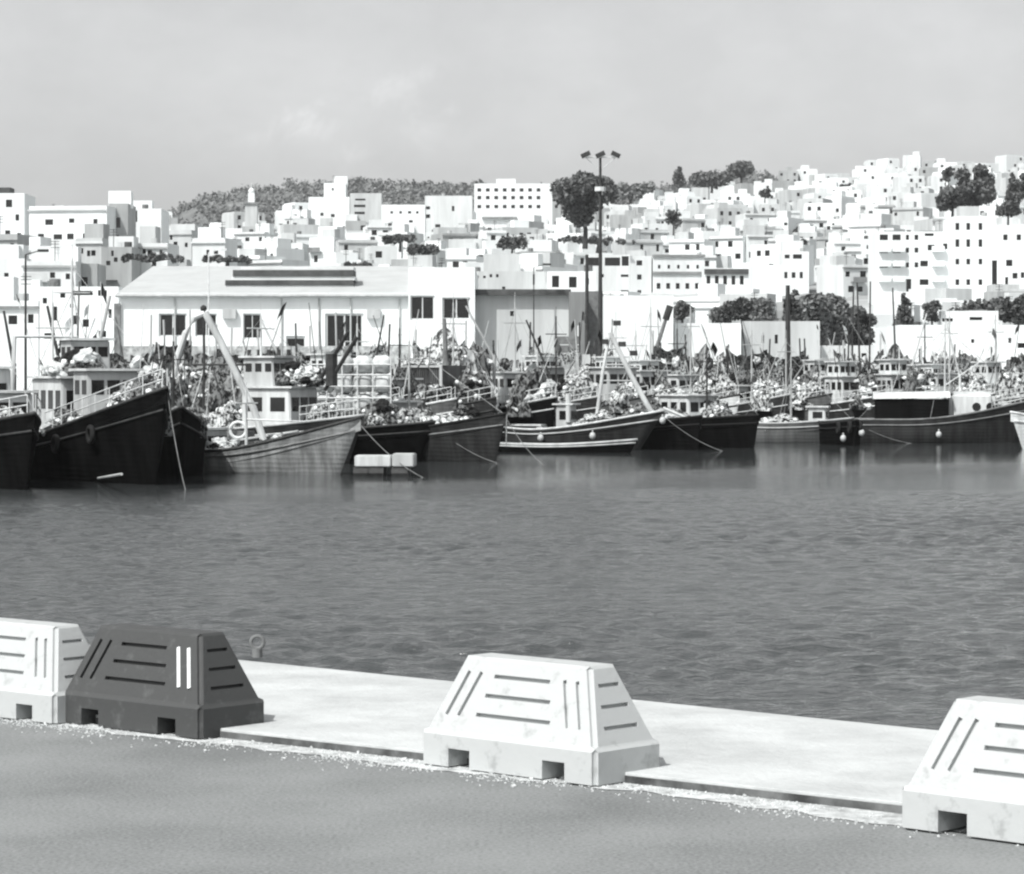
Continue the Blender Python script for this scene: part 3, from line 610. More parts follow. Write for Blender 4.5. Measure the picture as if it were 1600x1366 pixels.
for i, (px, yb, hpx, wpx, D, lab) in enumerate(((1250,380,26,18,720,'tiny dark cypress tuft right of centre slope'), (1195,310,16,16,900,'dark wedge of shrub on the upper right slope'), (1330,300,14,30,1000,'flat dark shrub line below the right skyline'), (1255,395,24,10,600,'thin upright tree above the three-window house'), (935,384,16,110,560,'long dark hedge below the umbrella pine'), (560,420,12,40,420,'grey garden shrub left of the warehouse hall roof'), (355,412,14,70,330,'rough grey shrub bank above the warehouse roof'), (240,412,18,90,340,'pale thicket above the left warehouse roof'))):
    treepx(px, yb, yb-hpx, wpx, D, lab, n=350, size=.0007*D, seed=40+i, cat='shrub', name='shrub')

# ------------------------------------------------------------------ floodlight mast and poles
b = P(938, 600, 205); b.z = 2.25; H = EYE + (HZ-243)*205/F - 2.25
r_ = empty('floodlight_mast', b, 0, 'very tall dark floodlight mast with three lamp heads above the town', 'light mast')
MB().tube([(0,0,0), (0,0,H*.5), (0,0,H)], .21, 10, r2=.09).build('pole', M_dkmet, r_)
k_ = 205/F
for x in (-23*k_, 0, 24*k_):
    o = MB().box(-.34, .34, -.22, .22, -.16, .16, Matrix.Rotation(R(-25 if x <= 0 else 25), 4, 'Y')).build('lamp_head', M_dkmet, r_, loc=(x, -.1, H+.05))
    MB().box(-.28, .28, -.2, .2, -.2, -.17, Matrix.Rotation(R(-25 if x <= 0 else 25), 4, 'Y')).build('lens', M_ltmet, o)
MB().tube([(-23*k_,0,H-.15), (24*k_,0,H-.15)], .035, 5).tube([(-23*k_,0,H-.15), (0,0,H-1.1)], .025, 4).tube([(24*k_,0,H-.15), (0,0,H-1.1)], .025, 4).build('crossarm', M_ltmet, r_)
mb = MB().tube([(0,0,H-2.6), (0,0,H-2.3)], .42, 10); mb.build('collar', M_ltmet, r_)
def pole(px, yt, D, label, r=.14, lean=0, yb=None, m=M_dkmet, name='lamp_post', cat='pole', arm=True):
    b = P(px, 600, D); b.z = 2.25 if D > 205 or px < 900 else .8; H = EYE + (HZ-yt)*D/F - b.z
    r_ = empty(name, b, 0, label, cat); MB().tube([(0,0,0), (lean*H,0,H)], r, 8, r2=r*.6).build('pole', m, r_)
    if arm: MB().tube([(lean*H,0,H), (lean*H+.9,0,H+.25)], r*.4, 6).box(lean*H+.7, lean*H+1.3, -.12, .12, H+.15, H+.3).build('lamp_arm', m, r_)
pole(917, 398, 209, 'thick short dark pole just left of the floodlight mast', .19, arm=False)
pole(1231, 446, 212, 'thick dark post rising before the pointed tree', .26, arm=False)
pole(40, 398, 160, 'thin dark lamp post behind the leftmost trawler', .09)
pole(326, 395, 200, 'thin pale lamp post before the warehouse roof', .07, m=M_ltmet)
pole(834, 418, 212, 'thin grey lamp post before the off-white flats', .06)
for i, (px, yt, ln, lab) in enumerate(((1330, 448, .02, 'leftmost of four bare dark poles before the mid-sized tree'), (1345, 442, -.03, 'second of four bare dark poles before the mid-sized tree'), (1358, 440, .01, 'third of four bare dark poles before the mid-sized tree'), (1402, 450, -.04, 'rightmost of four bare dark poles beside the slim tree'))):
    pole(px, yt, 210, lab, .09, lean=ln, arm=False, name='bare_pole')

# ------------------------------------------------------------------ roadside barriers
def barrier_mesh(m):
    L, W, H, hb = 1.0, .42, .462, .145; tx, ty = .138, .125
    bm = bmesh.new(); lev = [(0, 0, 0), (0, 0, hb-.012), (.012, .012, hb), (.018, .018, hb+.008), (tx, ty, H-.012), (tx+.014, ty+.014, H)]
    rings = [[bm.verts.new((x, y, z)) for x, y in ((-L/2+a, -W/2+b), (L/2-a, -W/2+b), (L/2-a, W/2-b), (-L/2+a, W/2-b))] for a, b, z in lev]
    for A, B in zip(rings, rings[1:]):
        for k in range(4): bm.faces.new((A[k], A[(k+1)%4], B[(k+1)%4], B[k]))
    bm.faces.new(rings[0][::-1]); bm.faces.new(rings[-1])
    ed = [e for e in bm.edges if abs(e.verts[0].co.z - e.verts[1].co.z) > .05]
    bmesh.ops.bevel(bm, geom=ed, offset=.019, segments=3, affect='EDGES')
    me = bpy.data.meshes.new('body'); bm.to_mesh(me); bm.free(); me.materials.append(m)
    cut = MB(); strips = []
    # front and back face frames: origin at lower edge, u along x, v up the slope
    for s in (-1, 1):
        y0, y1 = s*(W/2-.018), s*(W/2-ty); z0, z1 = hb+.008, H-.012
        v = Vector((0, y1-y0, z1-z0)); vl = v.length; v.normalize(); u = Vector((1,0,0)); n = Vector((0, s*(z1-z0), abs(y1-y0)*1.0)).normalized()
        def frame(cx, fv, ang): 
            p = Vector((cx, y0, z0)) + v*vl*fv
            uu = u*cos(ang) + v*sin(ang); vv = n.cross(uu)
            Mx = Matrix.Identity(4); Mx.col[0][:3] = uu; Mx.col[1][:3] = n; Mx.col[2][:3] = vv; Mx.col[3][:3] = p; return Mx
        for fv, hl in ((.25, .245), (.52, .215), (.79, .185)): cut.box(-hl*.86, hl*.86, -.022, .03, -.0085, .0085, frame(0, fv, 0))
        sl = atan2(vl, tx-.018)
        for sd in (-1, 1):
            for off in (.075, .145):
                # parallel to the slanting corner edge
                xb = sd*(L/2 - .018 - off); xm = xb - sd*(tx-.018)*.52
                ang = sl if sd < 0 else pi - sl
                Mx = frame(xm, .52, ang); cut.box(-.105, .105, -.016, .03, -.0095, .0095, Mx)
                if s == -1 and sd > 0: strips.append(Mx)
    for s in (-1, 1):
        x0, x1 = s*(L/2-.018), s*(L/2-tx); z0, z1 = hb+.008, H-.012; v = Vector((x1-x0, 0, z1-z0)); vl = v.length; v.normalize(); n = Vector((s*(z1-z0), 0, abs(x1-x0))).normalized(); u = Vector((0,1,0))
        for fv, hl in ((.22, .105), (.5, .085), (.78, .065)):
            Mx = Matrix.Identity(4); Mx.col[0][:3] = u; Mx.col[1][:3] = n; Mx.col[2][:3] = n.cross(u); Mx.col[3][:3] = Vector((x0,0,z0)) + v*vl*fv
            cut.box(-hl, hl, -.02, .03, -.008, .008, Mx)
    for cx in (-.27, .27): cut.box(cx-.062, cx+.062, -.4, .4, -.05, .078)
    co = cut.build('cutter', m); bo = bpy.data.objects.new('tmp', me); C.objects.link(bo)
    md = bo.modifiers.new('b', 'BOOLEAN'); md.object = co; md.operation = 'DIFFERENCE'; md.solver = 'EXACT'; md.use_self = True
    dg = bpy.context.evaluated_depsgraph_get(); ev = bo.evaluated_get(dg); res = bpy.data.meshes.new_from_object(ev)
    res.name = 'barrier_body'
    bm = bmesh.new(); bm.from_mesh(res); seen = set(); bad = []                # drop boolean crumbs
    for v in bm.verts:
        if v in seen: continue
        st_, isl = [v], []; seen.add(v)
        while st_:
            a = st_.pop(); isl.append(a)
            for e in a.link_edges:
                b = e.other_vert(a)
                if b not in seen: seen.add(b); st_.append(b)
        if len(isl) < 40: bad += isl
    bmesh.ops.delete(bm, geom=bad, context='VERTS'); bm.to_mesh(res); bm.free()
    bpy.data.objects.remove(bo); bpy.data.objects.remove(co); return res, strips
bw, strips = barrier_mesh(M_plw); bg_, _ = barrier_mesh(M_plg)
plug = MB().tube([(0,0,0), (0,0,.02)], .035, 12).mesh('filler_cap', M_plw); plugg = MB().tube([(0,0,0), (0,0,.02)], .035, 12).mesh('filler_cap', M_plg)
def barrier(corner, yaw, label, grey=False, right=True, sc=1.0, tilt=0):
    """corner: bottom front-right (or front-left) corner on the road"""
    u = Vector((cos(yaw), sin(yaw), 0)); n = Vector((-sin(yaw), cos(yaw), 0))
    c = corner + (-u if right else u)*.5*sc + n*.21*sc
    r_ = empty('road_barrier', (c.x, c.y, QZ+.009), yaw, label, 'barrier', 'roadside barriers along the kerb'); r_.scale = (sc, sc, sc)
    inst(bg_ if grey else bw, 'body', r_)
    if grey:
        for Mx in strips:
            MB().box(-.1, .1, -.004, .004, -.009, .009, Mx).build('reflector_strip', M_refl, r_)
barrier(G(313, 1158, QZ), R(-41), 'dark grey trapezoid plastic barrier with two white upright strips', grey=True, sc=1.0)
barrier(G(85, 1134, QZ), R(-40.5), 'white plastic barrier cut by the left photo edge', sc=.97)
barrier(G(930, 1232, QZ), R(-43.2), 'scuffed white plastic barrier standing alone in the middle of the kerb')
barrier(G(1405, 1296, QZ), R(-43.5), 'white plastic barrier cut by the right photo edge', right=False, sc=1.02)
# gravel and crumbled mortar along the kerb
rs = random.Random(4); mb = MB()
for i in range(46000):
    t = rs.random(); off = abs(rs.gauss(0, .13)) + .0
    q = k1x.lerp(k2x, .55 + .45*t) if rs.random() < .9 else k1x.lerp(k2x, .4 + .6*t)
    q = q + perp*(off + .01); pxq = 800 + q.x*F/q.y
    if noise.noise(Vector((q.x*2.2, q.y*2.2, 3))) < -.12 and rs.random() < .8: continue
    r = rs.uniform(.0015, .0042) * (1.9 if rs.random() < .03 else 1); M = Matrix.Translation((q.x, q.y, QZ + r*.5)) @ Matrix.Rotation(rs.uniform(0, 6), 4, Vector((rs.random(), rs.random(), 1)))
    mb.box(-r*1.3, r*1.2, -r, r, -r*.6, r*.7, M)
tag(mb.build('gravel', mat('gravel_pale', .5, .9, .3, 30)), label='pale gravel and crumbled mortar scattered along the kerb foot', cat='gravel', kind='stuff')
mb = MB(); n = 900; dd = []
for i in range(n+1):
    q = k1x.lerp(k2x, .3 + .7*i/n) ; wd = .18 + .08*min(1, max(0, (i/n - .72)*12)) + .12*noise.noise(Vector((i*.04, 0, 0))) + .07*noise.noise(Vector((i*.37, 5, 0)))
    dd.append((mb.bm.verts.new((q.x, q.y, QZ+.003)), mb.bm.verts.new((q.x+perp.x*wd, q.y+perp.y*wd, QZ+.003))))
for a, b in zip(dd, dd[1:]): mb.bm.faces.new((a[0], b[0], b[1], a[1]))
tag(mb.build('sand_strip', mat('sand_dust', .60, .95, .3, 14, g2=.28)), kind='structure')
# mooring bollard on the coping
p = G(402, 1027, QZ+.06); r_ = empty('mooring_bollard', p, 0, 'small pale mooring bollard on the coping behind the dark barrier', 'bollard')
mb = MB().tube([(0,0,0), (0,0,.05)], .03, 12).torus((0,0,.085), .036, .011, 'y', 16); mb.build('post', M_mgrey, r_)

# ------------------------------------------------------------------ boats
def hull_fn(L, B, hb, hm, hs, rake):
    def top(s):
        b = B/2 * (1 - max(0, (s-.42)/.58)**2.3) * (.78 + .22*min(1, s/.25)); b = max(b, .03)
        z = hm + (hs-hm)*max(0, 1-s/.4)**2 + (hb-hm)*max(0, (s-.3)/.7)**1.9
        return b, z
    def pt(s, k, side):                                         # k 0 keel .. 4 sheer
        b, z = top(s); wl = b * (.93 - .45*s**3)
        y, zz = [(0, -.5), (wl*.75, -.32), (wl, .02), (wl + (b-wl)*.45, z*.5), (b, z)][k]
        x = -L*(1-s) + rake * s**4 * max(-.3, zz)/hb
        return Vector((x, side*y, zz))
    return top, pt
def boat(name, bow, yaw, L, B, hb, hm, hs, label, hm_=M_hdark, cap=M_white, bul=.55, rake=.9, group='fishing boats moored along the far quay', band=None, rub=True):
    root = empty(name, bow, yaw, label, 'fishing boat', group); top, pt = hull_fn(L, B, hb, hm, hs, rake); n = 20
    mb = MB(); G_ = []
    for i in range(n+1):
        s = i/n; G_.append([mb.bm.verts.new(pt(s, k, -1)) for k in (4,3,2,1,0)] + [mb.bm.verts.new(pt(s, k, 1)) for k in (1,2,3,4)])
    for A, B_ in zip(G_, G_[1:]):
        for j in range(8): mb.bm.faces.new((A[j], A[j+1], B_[j+1], B_[j]))
    mb.bm.faces.new(G_[0]); mb.bm.faces.new(G_[-1][::-1]); mb.build('hull', hm_, root, smooth=False)
    for me in [root.children[-1].data]:
        for p in me.polygons[:-2]: p.use_smooth = True
    mb = MB(); th = .09
    for sd in (-1, 1):                                          # bulwark inside and cap
        for i in range(n):
            a, b = pt(i/n, 4, sd), pt((i+1)/n, 4, sd); ai, bi = Vector((a.x, a.y - sd*min(th, abs(a.y)), a.z)), Vector((b.x, b.y - sd*min(th, abs(b.y)), b.z))
            mb.quad([ai, bi, bi - Vector((0,0,bul)), ai - Vector((0,0,bul))])
    mb.build('bulwark', hm_, root)
    mb = MB()
    for sd in (-1, 1):
        pts = [pt(i/n, 4, sd) + Vector((0, -sd*.03, .02)) for i in range(n+1)]; mb.tube(pts, .075, 6)
    mb.tube([pt(0, 4, -1), pt(0, 4, 1)], .07, 6); mb.build('gunwale', cap, root, smooth=True)
    if rub:
        mb = MB()
        for sd in (-1, 1): mb.tube([pt(i/n, 4, sd).lerp(pt(i/n, 3, sd), .45) + Vector((0, sd*.02, 0)) for i in range(n+1)], .05, 5)
        mb.build('rub_rail', band or cap, root, smooth=True)
    mb = MB()
    for i in range(n):
        a, b = top(i/n), top((i+1)/n); xa, xb = pt(i/n, 4, 1).x, pt((i+1)/n, 4, 1).x
        mb.quad([(xa, -a[0]+.09, a[1]-bul), (xb, -max(b[0]-.09, 0), b[1]-bul), (xb, max(b[0]-.09, 0), b[1]-bul), (xa, a[0]-.09, a[1]-bul)])
    mb.build('deck', M_deck, root)
    root['L'] = L; del root['L']
    M = Matrix.Translation(bow) @ Matrix.Rotation(yaw, 4, 'Z')
    def at(s, y=0, dz=0): b, z = top(s); return Vector((-L*(1-s), y*b, z-bul+dz))
    return dict(root=root, at=at, world=lambda s, y=0, dz=0: M @ at(s, y, dz), pt=pt, top=top, L=L, B=B, bul=bul, M=M)
def cabin(b, s, l, w, h, m=M_white, wn=3, y=0, dz=0, roof=M_white, name='wheelhouse', front_h=.5, lean=.12):
    p = b['at'](s, y, dz - .05)
    o = empty('cab', p); bpy.data.objects.remove(o)
    mb = MB(); v = [mb.bm.verts.new(q) for q in ((-l/2,-w/2,0),(l/2,-w/2,0),(l/2,w/2,0),(-l/2,w/2,0),(-l/2,-w/2,h),(l/2-lean,-w/2,h),(l/2-lean,w/2,h),(-l/2,w/2,h))]
    for f in ((3,2,1,0),(4,5,6,7),(0,1,5,4),(1,2,6,5),(2,3,7,6),(3,0,4,7)): mb.bm.faces.new([v[i] for i in f])
    bmesh.ops.bevel(mb.bm, geom=mb.bm.edges[:], offset=.05, segments=2, affect='EDGES')
    c = mb.build(name, m, b['root'], loc=p)
    MB().box(-l/2-.18, l/2+.12, -w/2-.15, w/2+.15, h+.003, h+.1).build('cabin_roof', roof, c)
    zc = h*.68; wh_ = h*.28
    def win(x0, x1, y0, y1, z0, z1): MB().box(x0, x1, y0, y1, z0, z1).build('window', M_glass, c)
    for sd in (-1, 1):
        for k in range(wn):
            xc = -l/2 + l*(k+.6)/(wn+.2); ww = l/(wn+.2)*.32
            ya, yb = sorted((sd*(w/2-.02), sd*(w/2+.015))); win(xc-ww, xc+ww, ya, yb, zc-wh_/2, zc+wh_/2)
    for k in range(3):
        yc = (k-1)*w*.31; xf = l/2 - lean*zc/h; win(xf-.02, xf+.03, yc-w*.12, yc+w*.12, zc-wh_/2, zc+wh_/2)
    ya, yb = -w/2-.03, -w/2+.01
    return c
def mast(b, s, H, y=0, dz=0, r=.08, m=M_white, boom=None, stays=True, cross=.8):
    p = b['at'](s, y, dz); o = MB().tube([(0,0,0), (0,0,H)], r, 7, r2=r*.55).build('mast', m, b['root'], loc=p)
    MB().tube([(0,-cross,H*.82), (0,cross,H*.82)], r*.4, 5).build('yard', m, o)
    MB().tube([(0,0,H),(0,0,H+.6)], .02, 4).build('aerial', m, o)
    if boom:
        l, a, bz = boom; MB().tube([(0,0,bz), (l*cos(a), 0, bz + l*sin(a))], r*.65, 6, r2=r*.4).build('boom', m, o)
    if stays:
        mb = MB(); q = b['pt'](.98, 4, 1) - p; mb.tube([(0,0,H*.96), q], .014, 4); q = b['pt'](.02, 4, 1) - p; mb.tube([(0,0,H*.96), q], .014, 4)
        for sd in (-1, 1): q = b['pt'](max(.05, s-.1), 4, sd) - p; mb.tube([(0,0,H*.82), q], .014, 4)
        mb.build('rigging', M_rope, o)
    return o
def rail(b, s0, s1, h=.75, m=M_white, n=7, both=True):
    mb = MB()
    for sd in ((-1, 1) if both else (-1,)):
        P_ = [b['pt'](s0 + (s1-s0)*i/n, 4, sd) for i in range(n+1)]
        for q in P_: mb.tube([q, q + Vector((0,0,h))], .025, 4)
        for f in (.5, 1): mb.tube([q + Vector((0,0,h*f)) for q in P_], .028, 4)
    mb.build('railing', m, b['root'])
NETM = {}
def net_mesh(m, k):
    if (m.name, k) not in NETM:
        mb = MB(); vs_ = mb.ball((0,0,0), 1, 4)
        for v in vs_:
            d = v.co.copy(); q = noise.noise(d*1.6 + Vector((k*7,0,0)))*.34 + noise.noise(d*4.5 + Vector((0,k*3,0)))*.22 + noise.noise(d*11 + Vector((0,0,k)))*.12
            q += 1; v.co = Vector((d.x*q, d.y*q, max(-.12, d.z*q)))
        NETM[m.name, k] = mb.mesh('netting', m)
    return NETM[m.name, k]
FLOATM = MB(); FLOATM.ball((0,0,0), .12, 2); FLOATM = FLOATM.mesh('float', M_float, True)
BM_ = []
for k_ in range(3):
    for m_ in (M_netA, M_netB, M_tarp, M_black):
        mb = MB(); vs_ = mb.ball((0,0,0), .34, 3)
        for v in vs_: d = v.co.copy(); q = 1 + noise.noise(d*5 + Vector((k_*9,0,0)))*.6; v.co = Vector((d.x*1.3*q, d.y*q, d.z*.75*q))
        BM_.append(mb.mesh('net_bundle', m_))
def pile(loc, rx, ry, h, m, label, seed, floats=6, yaw=0, name='net_pile', bundles=None):
    rs = random.Random(seed); root = empty(name, loc, yaw, label, 'fishing net', 'heaped fishing nets')
    inst(net_mesh(m, seed % 4), 'netting', root, (0,0,0), (0,0,0 if seed < 20 else rs.uniform(0, 6)), (rx, ry, h))
    for i in range(floats + (6 if seed >= 100 else 2)):
        a = rs.uniform(pi*.9, 2.1*pi); t = rs.uniform(.1, .9); inst(FLOATM, 'float', root, (rx*cos(a)*(1-t*.45), ry*sin(a)*(1-t*.3), h*t*.95), sc=(rs.uniform(.8, 1.5),)*3)
    for i in range((9 if seed >= 100 else 5) if bundles is None else bundles):
        a = rs.uniform(pi*.95, 2.05*pi); t = rs.uniform(0, .95); k = rs.uniform(.6, 1.25); inst(rs.choice(BM_), 'net_bundle', root, (rx*cos(a)*(1.02-t*.6), ry*sin(a)*(1-t*.55), h*t), (rs.uniform(-.5,.5), rs.uniform(-.5,.5), rs.uniform(0,6)), (k, k, k))
    return root
def dan(loc, H, ax, ay, label, fl=True, m=M_dkmet):
    o = empty('marker_pole', loc, 0, label, 'marker pole', 'flagged marker poles among the boats'); t = Vector((ax*H, ay*H, H))
    MB().tube([(0,0,0), t], .035, 5, r2=.02).build('pole', m, o)
    if fl:
        fs = rnd.uniform(.3, .8); d = Vector((.45*fs*rnd.choice([-1, 1]), .05, -.03 - rnd.random()*.5)); mb = MB(); a = t; b = t*(1 - .14*fs); g_ = []
        for i in range(5):
            w_ = Vector((0, .06*sin(i*1.7), -.015*i*i)); g_.append((mb.bm.verts.new(a + d*i/4 + w_), mb.bm.verts.new(b + d*i/4 + w_)))
        for p, q in zip(g_, g_[1:]): mb.bm.faces.new((p[0], q[0], q[1], p[1]))
        sol = bmesh.ops.solidify(mb.bm, geom=mb.bm.faces[:], thickness=.01)
        mb.build('flag', rnd.choice([M_black, M_black, M_trim, M_mgrey, M_float]), o)
TYRE = MB().torus((0,0,0), .3, .11, 'y').mesh('tyre', M_black, True)
def tyre(b, s, side=-1, dz=.15, label=''):
    p = b['M'] @ (b['pt'](s, 3, side).lerp(b['pt'](s, 4, side), .5) + Vector((0, side*.13, dz - .1)))
    o = inst(TYRE, 'tyre_fender', None, p, (0, 0, b['root'].rotation_euler.z)); tag(o, label, 'fender', 'tyre fenders hung on the hulls')
BUOY = MB(); BUOY.ball((0,0,0), .19, 3, (1,1,1.15)); BUOY.tube([(0,0,.2), (0,0,.34)], .05, 6); BUOY = BUOY.mesh('round_buoy', M_lgrey, True)
def buoy(b, s, side, label, dz=0):
    p = b['M'] @ (b['pt'](s, 4, side) + Vector((0, side*.25, dz-.15))); tag(inst(BUOY, 'fender_buoy', None, p), label, 'buoy', 'white fender buoys on the hulls')

# 1 leftmost, cut by the edge
b1 = boat('fishing_trawler', G(42, 766), R(-62), 13, 4.2, 2.9, 2.0, 2.2, 'black-hulled trawler cut by the left photo edge', M_hblack, M_dkmet)
cabin(b1, .66, 2.6, 2.6, 2.0, M_white, 2); cabin(b1, .35, 4, 3, 3.2, M_white, 3); rail(b1, .6, .98)
mast(b1, .5, 6.5, m=M_dkmet, boom=(3, .5, 2))
# 2 big black trawler, bow towards the camera
b2 = boat('fishing_trawler', G(243, 758), R(-63), 15, 5.0, 3.85, 1.7, 2.1, 'big black trawler with white bow rails and a grey wheelhouse', M_hblack, M_dkmet, rake=1.3)
rail(b2, .55, .99, .8, M_ltmet, 9)
c = cabin(b2, .60, 2.0, 2.2, 2.1, M_lgrey, 2, dz=.9, roof=M_white); cabin(b2, .36, 4.2, 2.8, 2.8, M_white, 4, dz=.3); cabin(b2, .42, 1.6, 1.7, 1.5, M_lgrey, 2, dz=3.15, name='upper_bridge')
mast(b2, .30, 8.2, m=M_white, boom=(4, .7, 3)); mast(b2, .12, 6.2, m=M_white, boom=(3, .8, 2), stays=False)
mb = MB().tube([(0,-1.6,0), (0,-1.4,4.6), (0,1.4,4.6), (0,1.6,0)], .11, 7); mb.build('gallows', M_white, b2['root'], loc=b2['at'](.05))
for i, s in enumerate((.45, .62, .78)): tyre(b2, s, -1, 0, 'black tyre fender on the big black trawler, %s from its stern' % ORD[i])
tag(MB().tube([G(150,748,.1), G(190,741,.9)], .05, 6).build('drift_pole', M_lgrey), 'pale pole slanting from the water beside the big black trawler', 'pole')
# 2b dark boat squeezed in right of the black bow
b2b = boat('fishing_trawler', G(282, 747), R(-80), 11, 3.0, 3.0, 1.8, 1.9, 'low black boat squeezed between the big trawler and the net-laden boat', M_hblack, M_dkmet, rake=.6)
pile(b2b['world'](.7, 0, .1), 1.3, 1.4, 1.1, M_netB, 'dark heaped net on the low black boat', 51, 5); pile(b2b['world'](.4, 0, .1), 1.4, 1.3, 1.2, M_netC, 'mid-grey heaped net amidships on the low black boat', 52, 5)
mast(b2b, .5, 4.5, m=M_dkmet)
# 3 net-laden boat with the white A-frame
b3 = boat('fishing_boat', G(440, 731), R(-28), 9.5, 3.3, 1.7, .85, 1.0, 'net-laden boat with a white arched A-frame gantry', M_hmid, M_lgrey, bul=.4)
pile(b3['world'](.28, 0, .2), 1.5, 1.2, 1.75, M_netA, 'tall pale net heap under the arched gantry', 1, 12); pile(b3['world'](.55, 0, .1), 1.2, 1.0, 1.1, M_netC, 'mid-grey net heap right of the pale heap', 2, 6)
s_ = 131/F; base = P(330, 640, 131)
r_ = b3['root']; Mi = b3['M'].inverted()
def A3(px, py, d=0): return Mi @ P(px, py, 131 + d)
MB().tube([A3(272,590), A3(276,562), A3(290,520), A3(305,496), A3(320,489)], .15, 8).build('gantry_leg', M_white, r_)
MB().tube([A3(320,489), A3(345,535), A3(372,590), A3(396,638), A3(412,688)], .17, 8).build('gantry_leg', M_white, r_)
MB().tube([A3(326,492,1), A3(350,540,1), A3(375,585,1)], .10, 6).build('gantry_brace', M_dkmet, r_)
mb = MB().tube([A3(318,480), A3(319,560), A3(318,640)], .06, 6); mb.tube([A3(285,570), A3(385,570)], .05, 5).build('gantry_post', M_dkmet, r_)
mb = MB(); mb.ball(A3(318,482), .16, 2); mb.build('gantry_lamp', M_dkmet, r_)
mb = MB().box(-.6, .6, -.4, .4, 0, .9).tube([(-.6,-.45,.5),(.6,-.45,.5)], .2, 10); mb.build('winch', M_mgrey, r_, loc=b3['at'](.75, 0, 0))
tag(MB().torus((0,0,0), .36, .07, 'y', 18).build('life_ring', M_float, loc=P(372,672,127)), 'white life ring standing on the net-laden boat', 'life ring')
# 4 grey boat
b4 = boat('fishing_boat', G(531, 742), R(-34), 9.6, 3.1, 2.5, .95, 1.15, 'light grey wooden boat with a sharp raking bow in front', M_hgrey, M_dkmet, rake=1.15, band=M_mgrey)
mast(b4, .45, 3.2, m=M_white, boom=(3.4, -.02, 1.9), stays=False); cabin(b4, .2, 1.6, 1.5, 1.5, M_lgrey, 2)
pile(b4['world'](.72, 0, .1), .9, .6, .5, M_netA, 'white folded net in the grey boat\'s bow', 3, 3); pile(b4['world'](.5, .1, .1), .8, .7, .6, M_netC, 'grey tangled net amidships in the grey boat', 4, 3)
# white bridge boat behind the grey boat
b5 = boat('fishing_trawler', P(545, 0, 139).xy.to_3d(), R(-30), 12, 4, 2.4, 1.6, 1.8, 'trawler with a tall white two-deck bridge behind the grey boat', M_hdark, M_lgrey)
cabin(b5, .66, 3.0, 2.5, 2.5, M_white, 2); cabin(b5, .60, 1.9, 1.8, 1.5, M_lgrey, 3, dz=2.58, name='upper_bridge'); mast(b5, .56, 3.6, dz=2.6, m=M_ltmet, cross=1.2); rail(b5, .8, .97, .8)
o = MB()
for i in range(5): o.tube([(-1.2+.6*i, 0, 0), (-1.2+.6*i, 0, .3)], .1, 6)
o.build('deck_lights', M_dkmet, b5['root'], loc=b5['at'](.60, 0, 4.15))
MB().tube([(0,0,0),(1.9,0,2.7)], .1, 6).tube([(.5,0,-.2),(2.4,0,2.4)], .1, 6).tube([(.9,0,0),(.9,0,1.6)], .3, 8).build('net_hauler', M_dkmet, b5['root'], loc=b5['at'](.84, 0, 2.3))
# net rack of pale bales behind steel rails
b6 = boat('fishing_boat', P(655, 0, 143).xy.to_3d(), R(-25), 9.5, 3.6, 2.0, 1.5, 1.6, 'dark boat carrying a rack of pale bales behind steel rails', M_hblack, M_dkmet)
rk = empty('bale_rack', P(552, 640, 146), R(-4), 'steel-railed rack holding pale tarpaulin bales on the dark boat', 'rack'); q = 146/F
mb = MB()
for y in (0, 18, 36, 54, 70): mb.tube([(-62*q,-.9,y*q), (62*q,-.9,y*q)], .045, 5)
for x in (-62,-38,-14,10,34,62): mb.tube([(x*q,-.9,-18*q), (x*q,-.9,(92 if x in (62,-14) else 74)*q)], .045, 5)
mb.build('rails', M_ltmet, rk)
for i, x in enumerate((-44, -14, 16, 46)):
    for j, z in enumerate((10, 40, 70)):
        if (i, j) == (0, 2): continue
        mb = MB(); vs_ = mb.ball((0,0,0), 1, 3)
        for v in vs_:
            d = v.co.copy(); e = lambda t: math.copysign(abs(t)**.6, t); kx = 1 + noise.noise(d*2.2 + Vector((i*3, j*5, 0)))*.22; v.co = Vector((e(d.x)*15*q*kx, e(d.y)*.6, e(d.z)*14*q*kx))
        mb.build('bale', M_tarp if (i+j) % 3 else M_lgrey, rk, smooth=True, loc=(x*q, -.2, z*q))
MB().box(-60*q, 60*q, -.7, .8, -20*q, -3*q).build('base_box', M_mgrey, rk)
# corrugated dark container on the quay
cr = empty('container', (P(653, 0, 160).x, 160, 2.25), R(-14), 'dark corrugated steel container on the quay right of the bale rack', 'container'); q = 160/F; cw = 76*q; ch = 2.7
mb = MB(); nn = 22; prev = None; pr = []
for i in range(nn*4+1):
    x = -cw/2 + cw*i/(nn*4); y = .07 if (i % 4) in (1, 2) else 0; pr.append((x, y))
for (xa, ya), (xb, yb) in zip(pr, pr[1:]): mb.quad([(xa,ya,.12), (xb,yb,.12), (xb,yb,ch-.12), (xa,ya,ch-.12)])
mb.quad([(-cw/2,.08,.1), (-cw/2,5.8,.1), (-cw/2,5.8,ch), (-cw/2,.08,ch)]); mb.quad([(cw/2,.08,.1), (cw/2,5.8,.1), (cw/2,5.8,ch), (cw/2,.08,ch)]); mb.quad([(-cw/2,.08,ch-.06), (cw/2,.08,ch-.06), (cw/2,5.8,ch-.06), (-cw/2,5.8,ch-.06)])
mb.build('corrugated_wall', mat('container_paint', .07, .6, .5, 2, streak=True), cr)
MB().box(-cw/2-.05, cw/2+.05, -.06, .08, 0, .12).box(-cw/2-.05, cw/2+.05, -.06, .08, ch-.12, ch).box(-cw/2-.05, -cw/2+.1, -.055, .08, .123, ch-.123).box(cw/2-.1, cw/2+.05, -.055, .08, .123, ch-.123).build('frame', M_lgrey, cr)
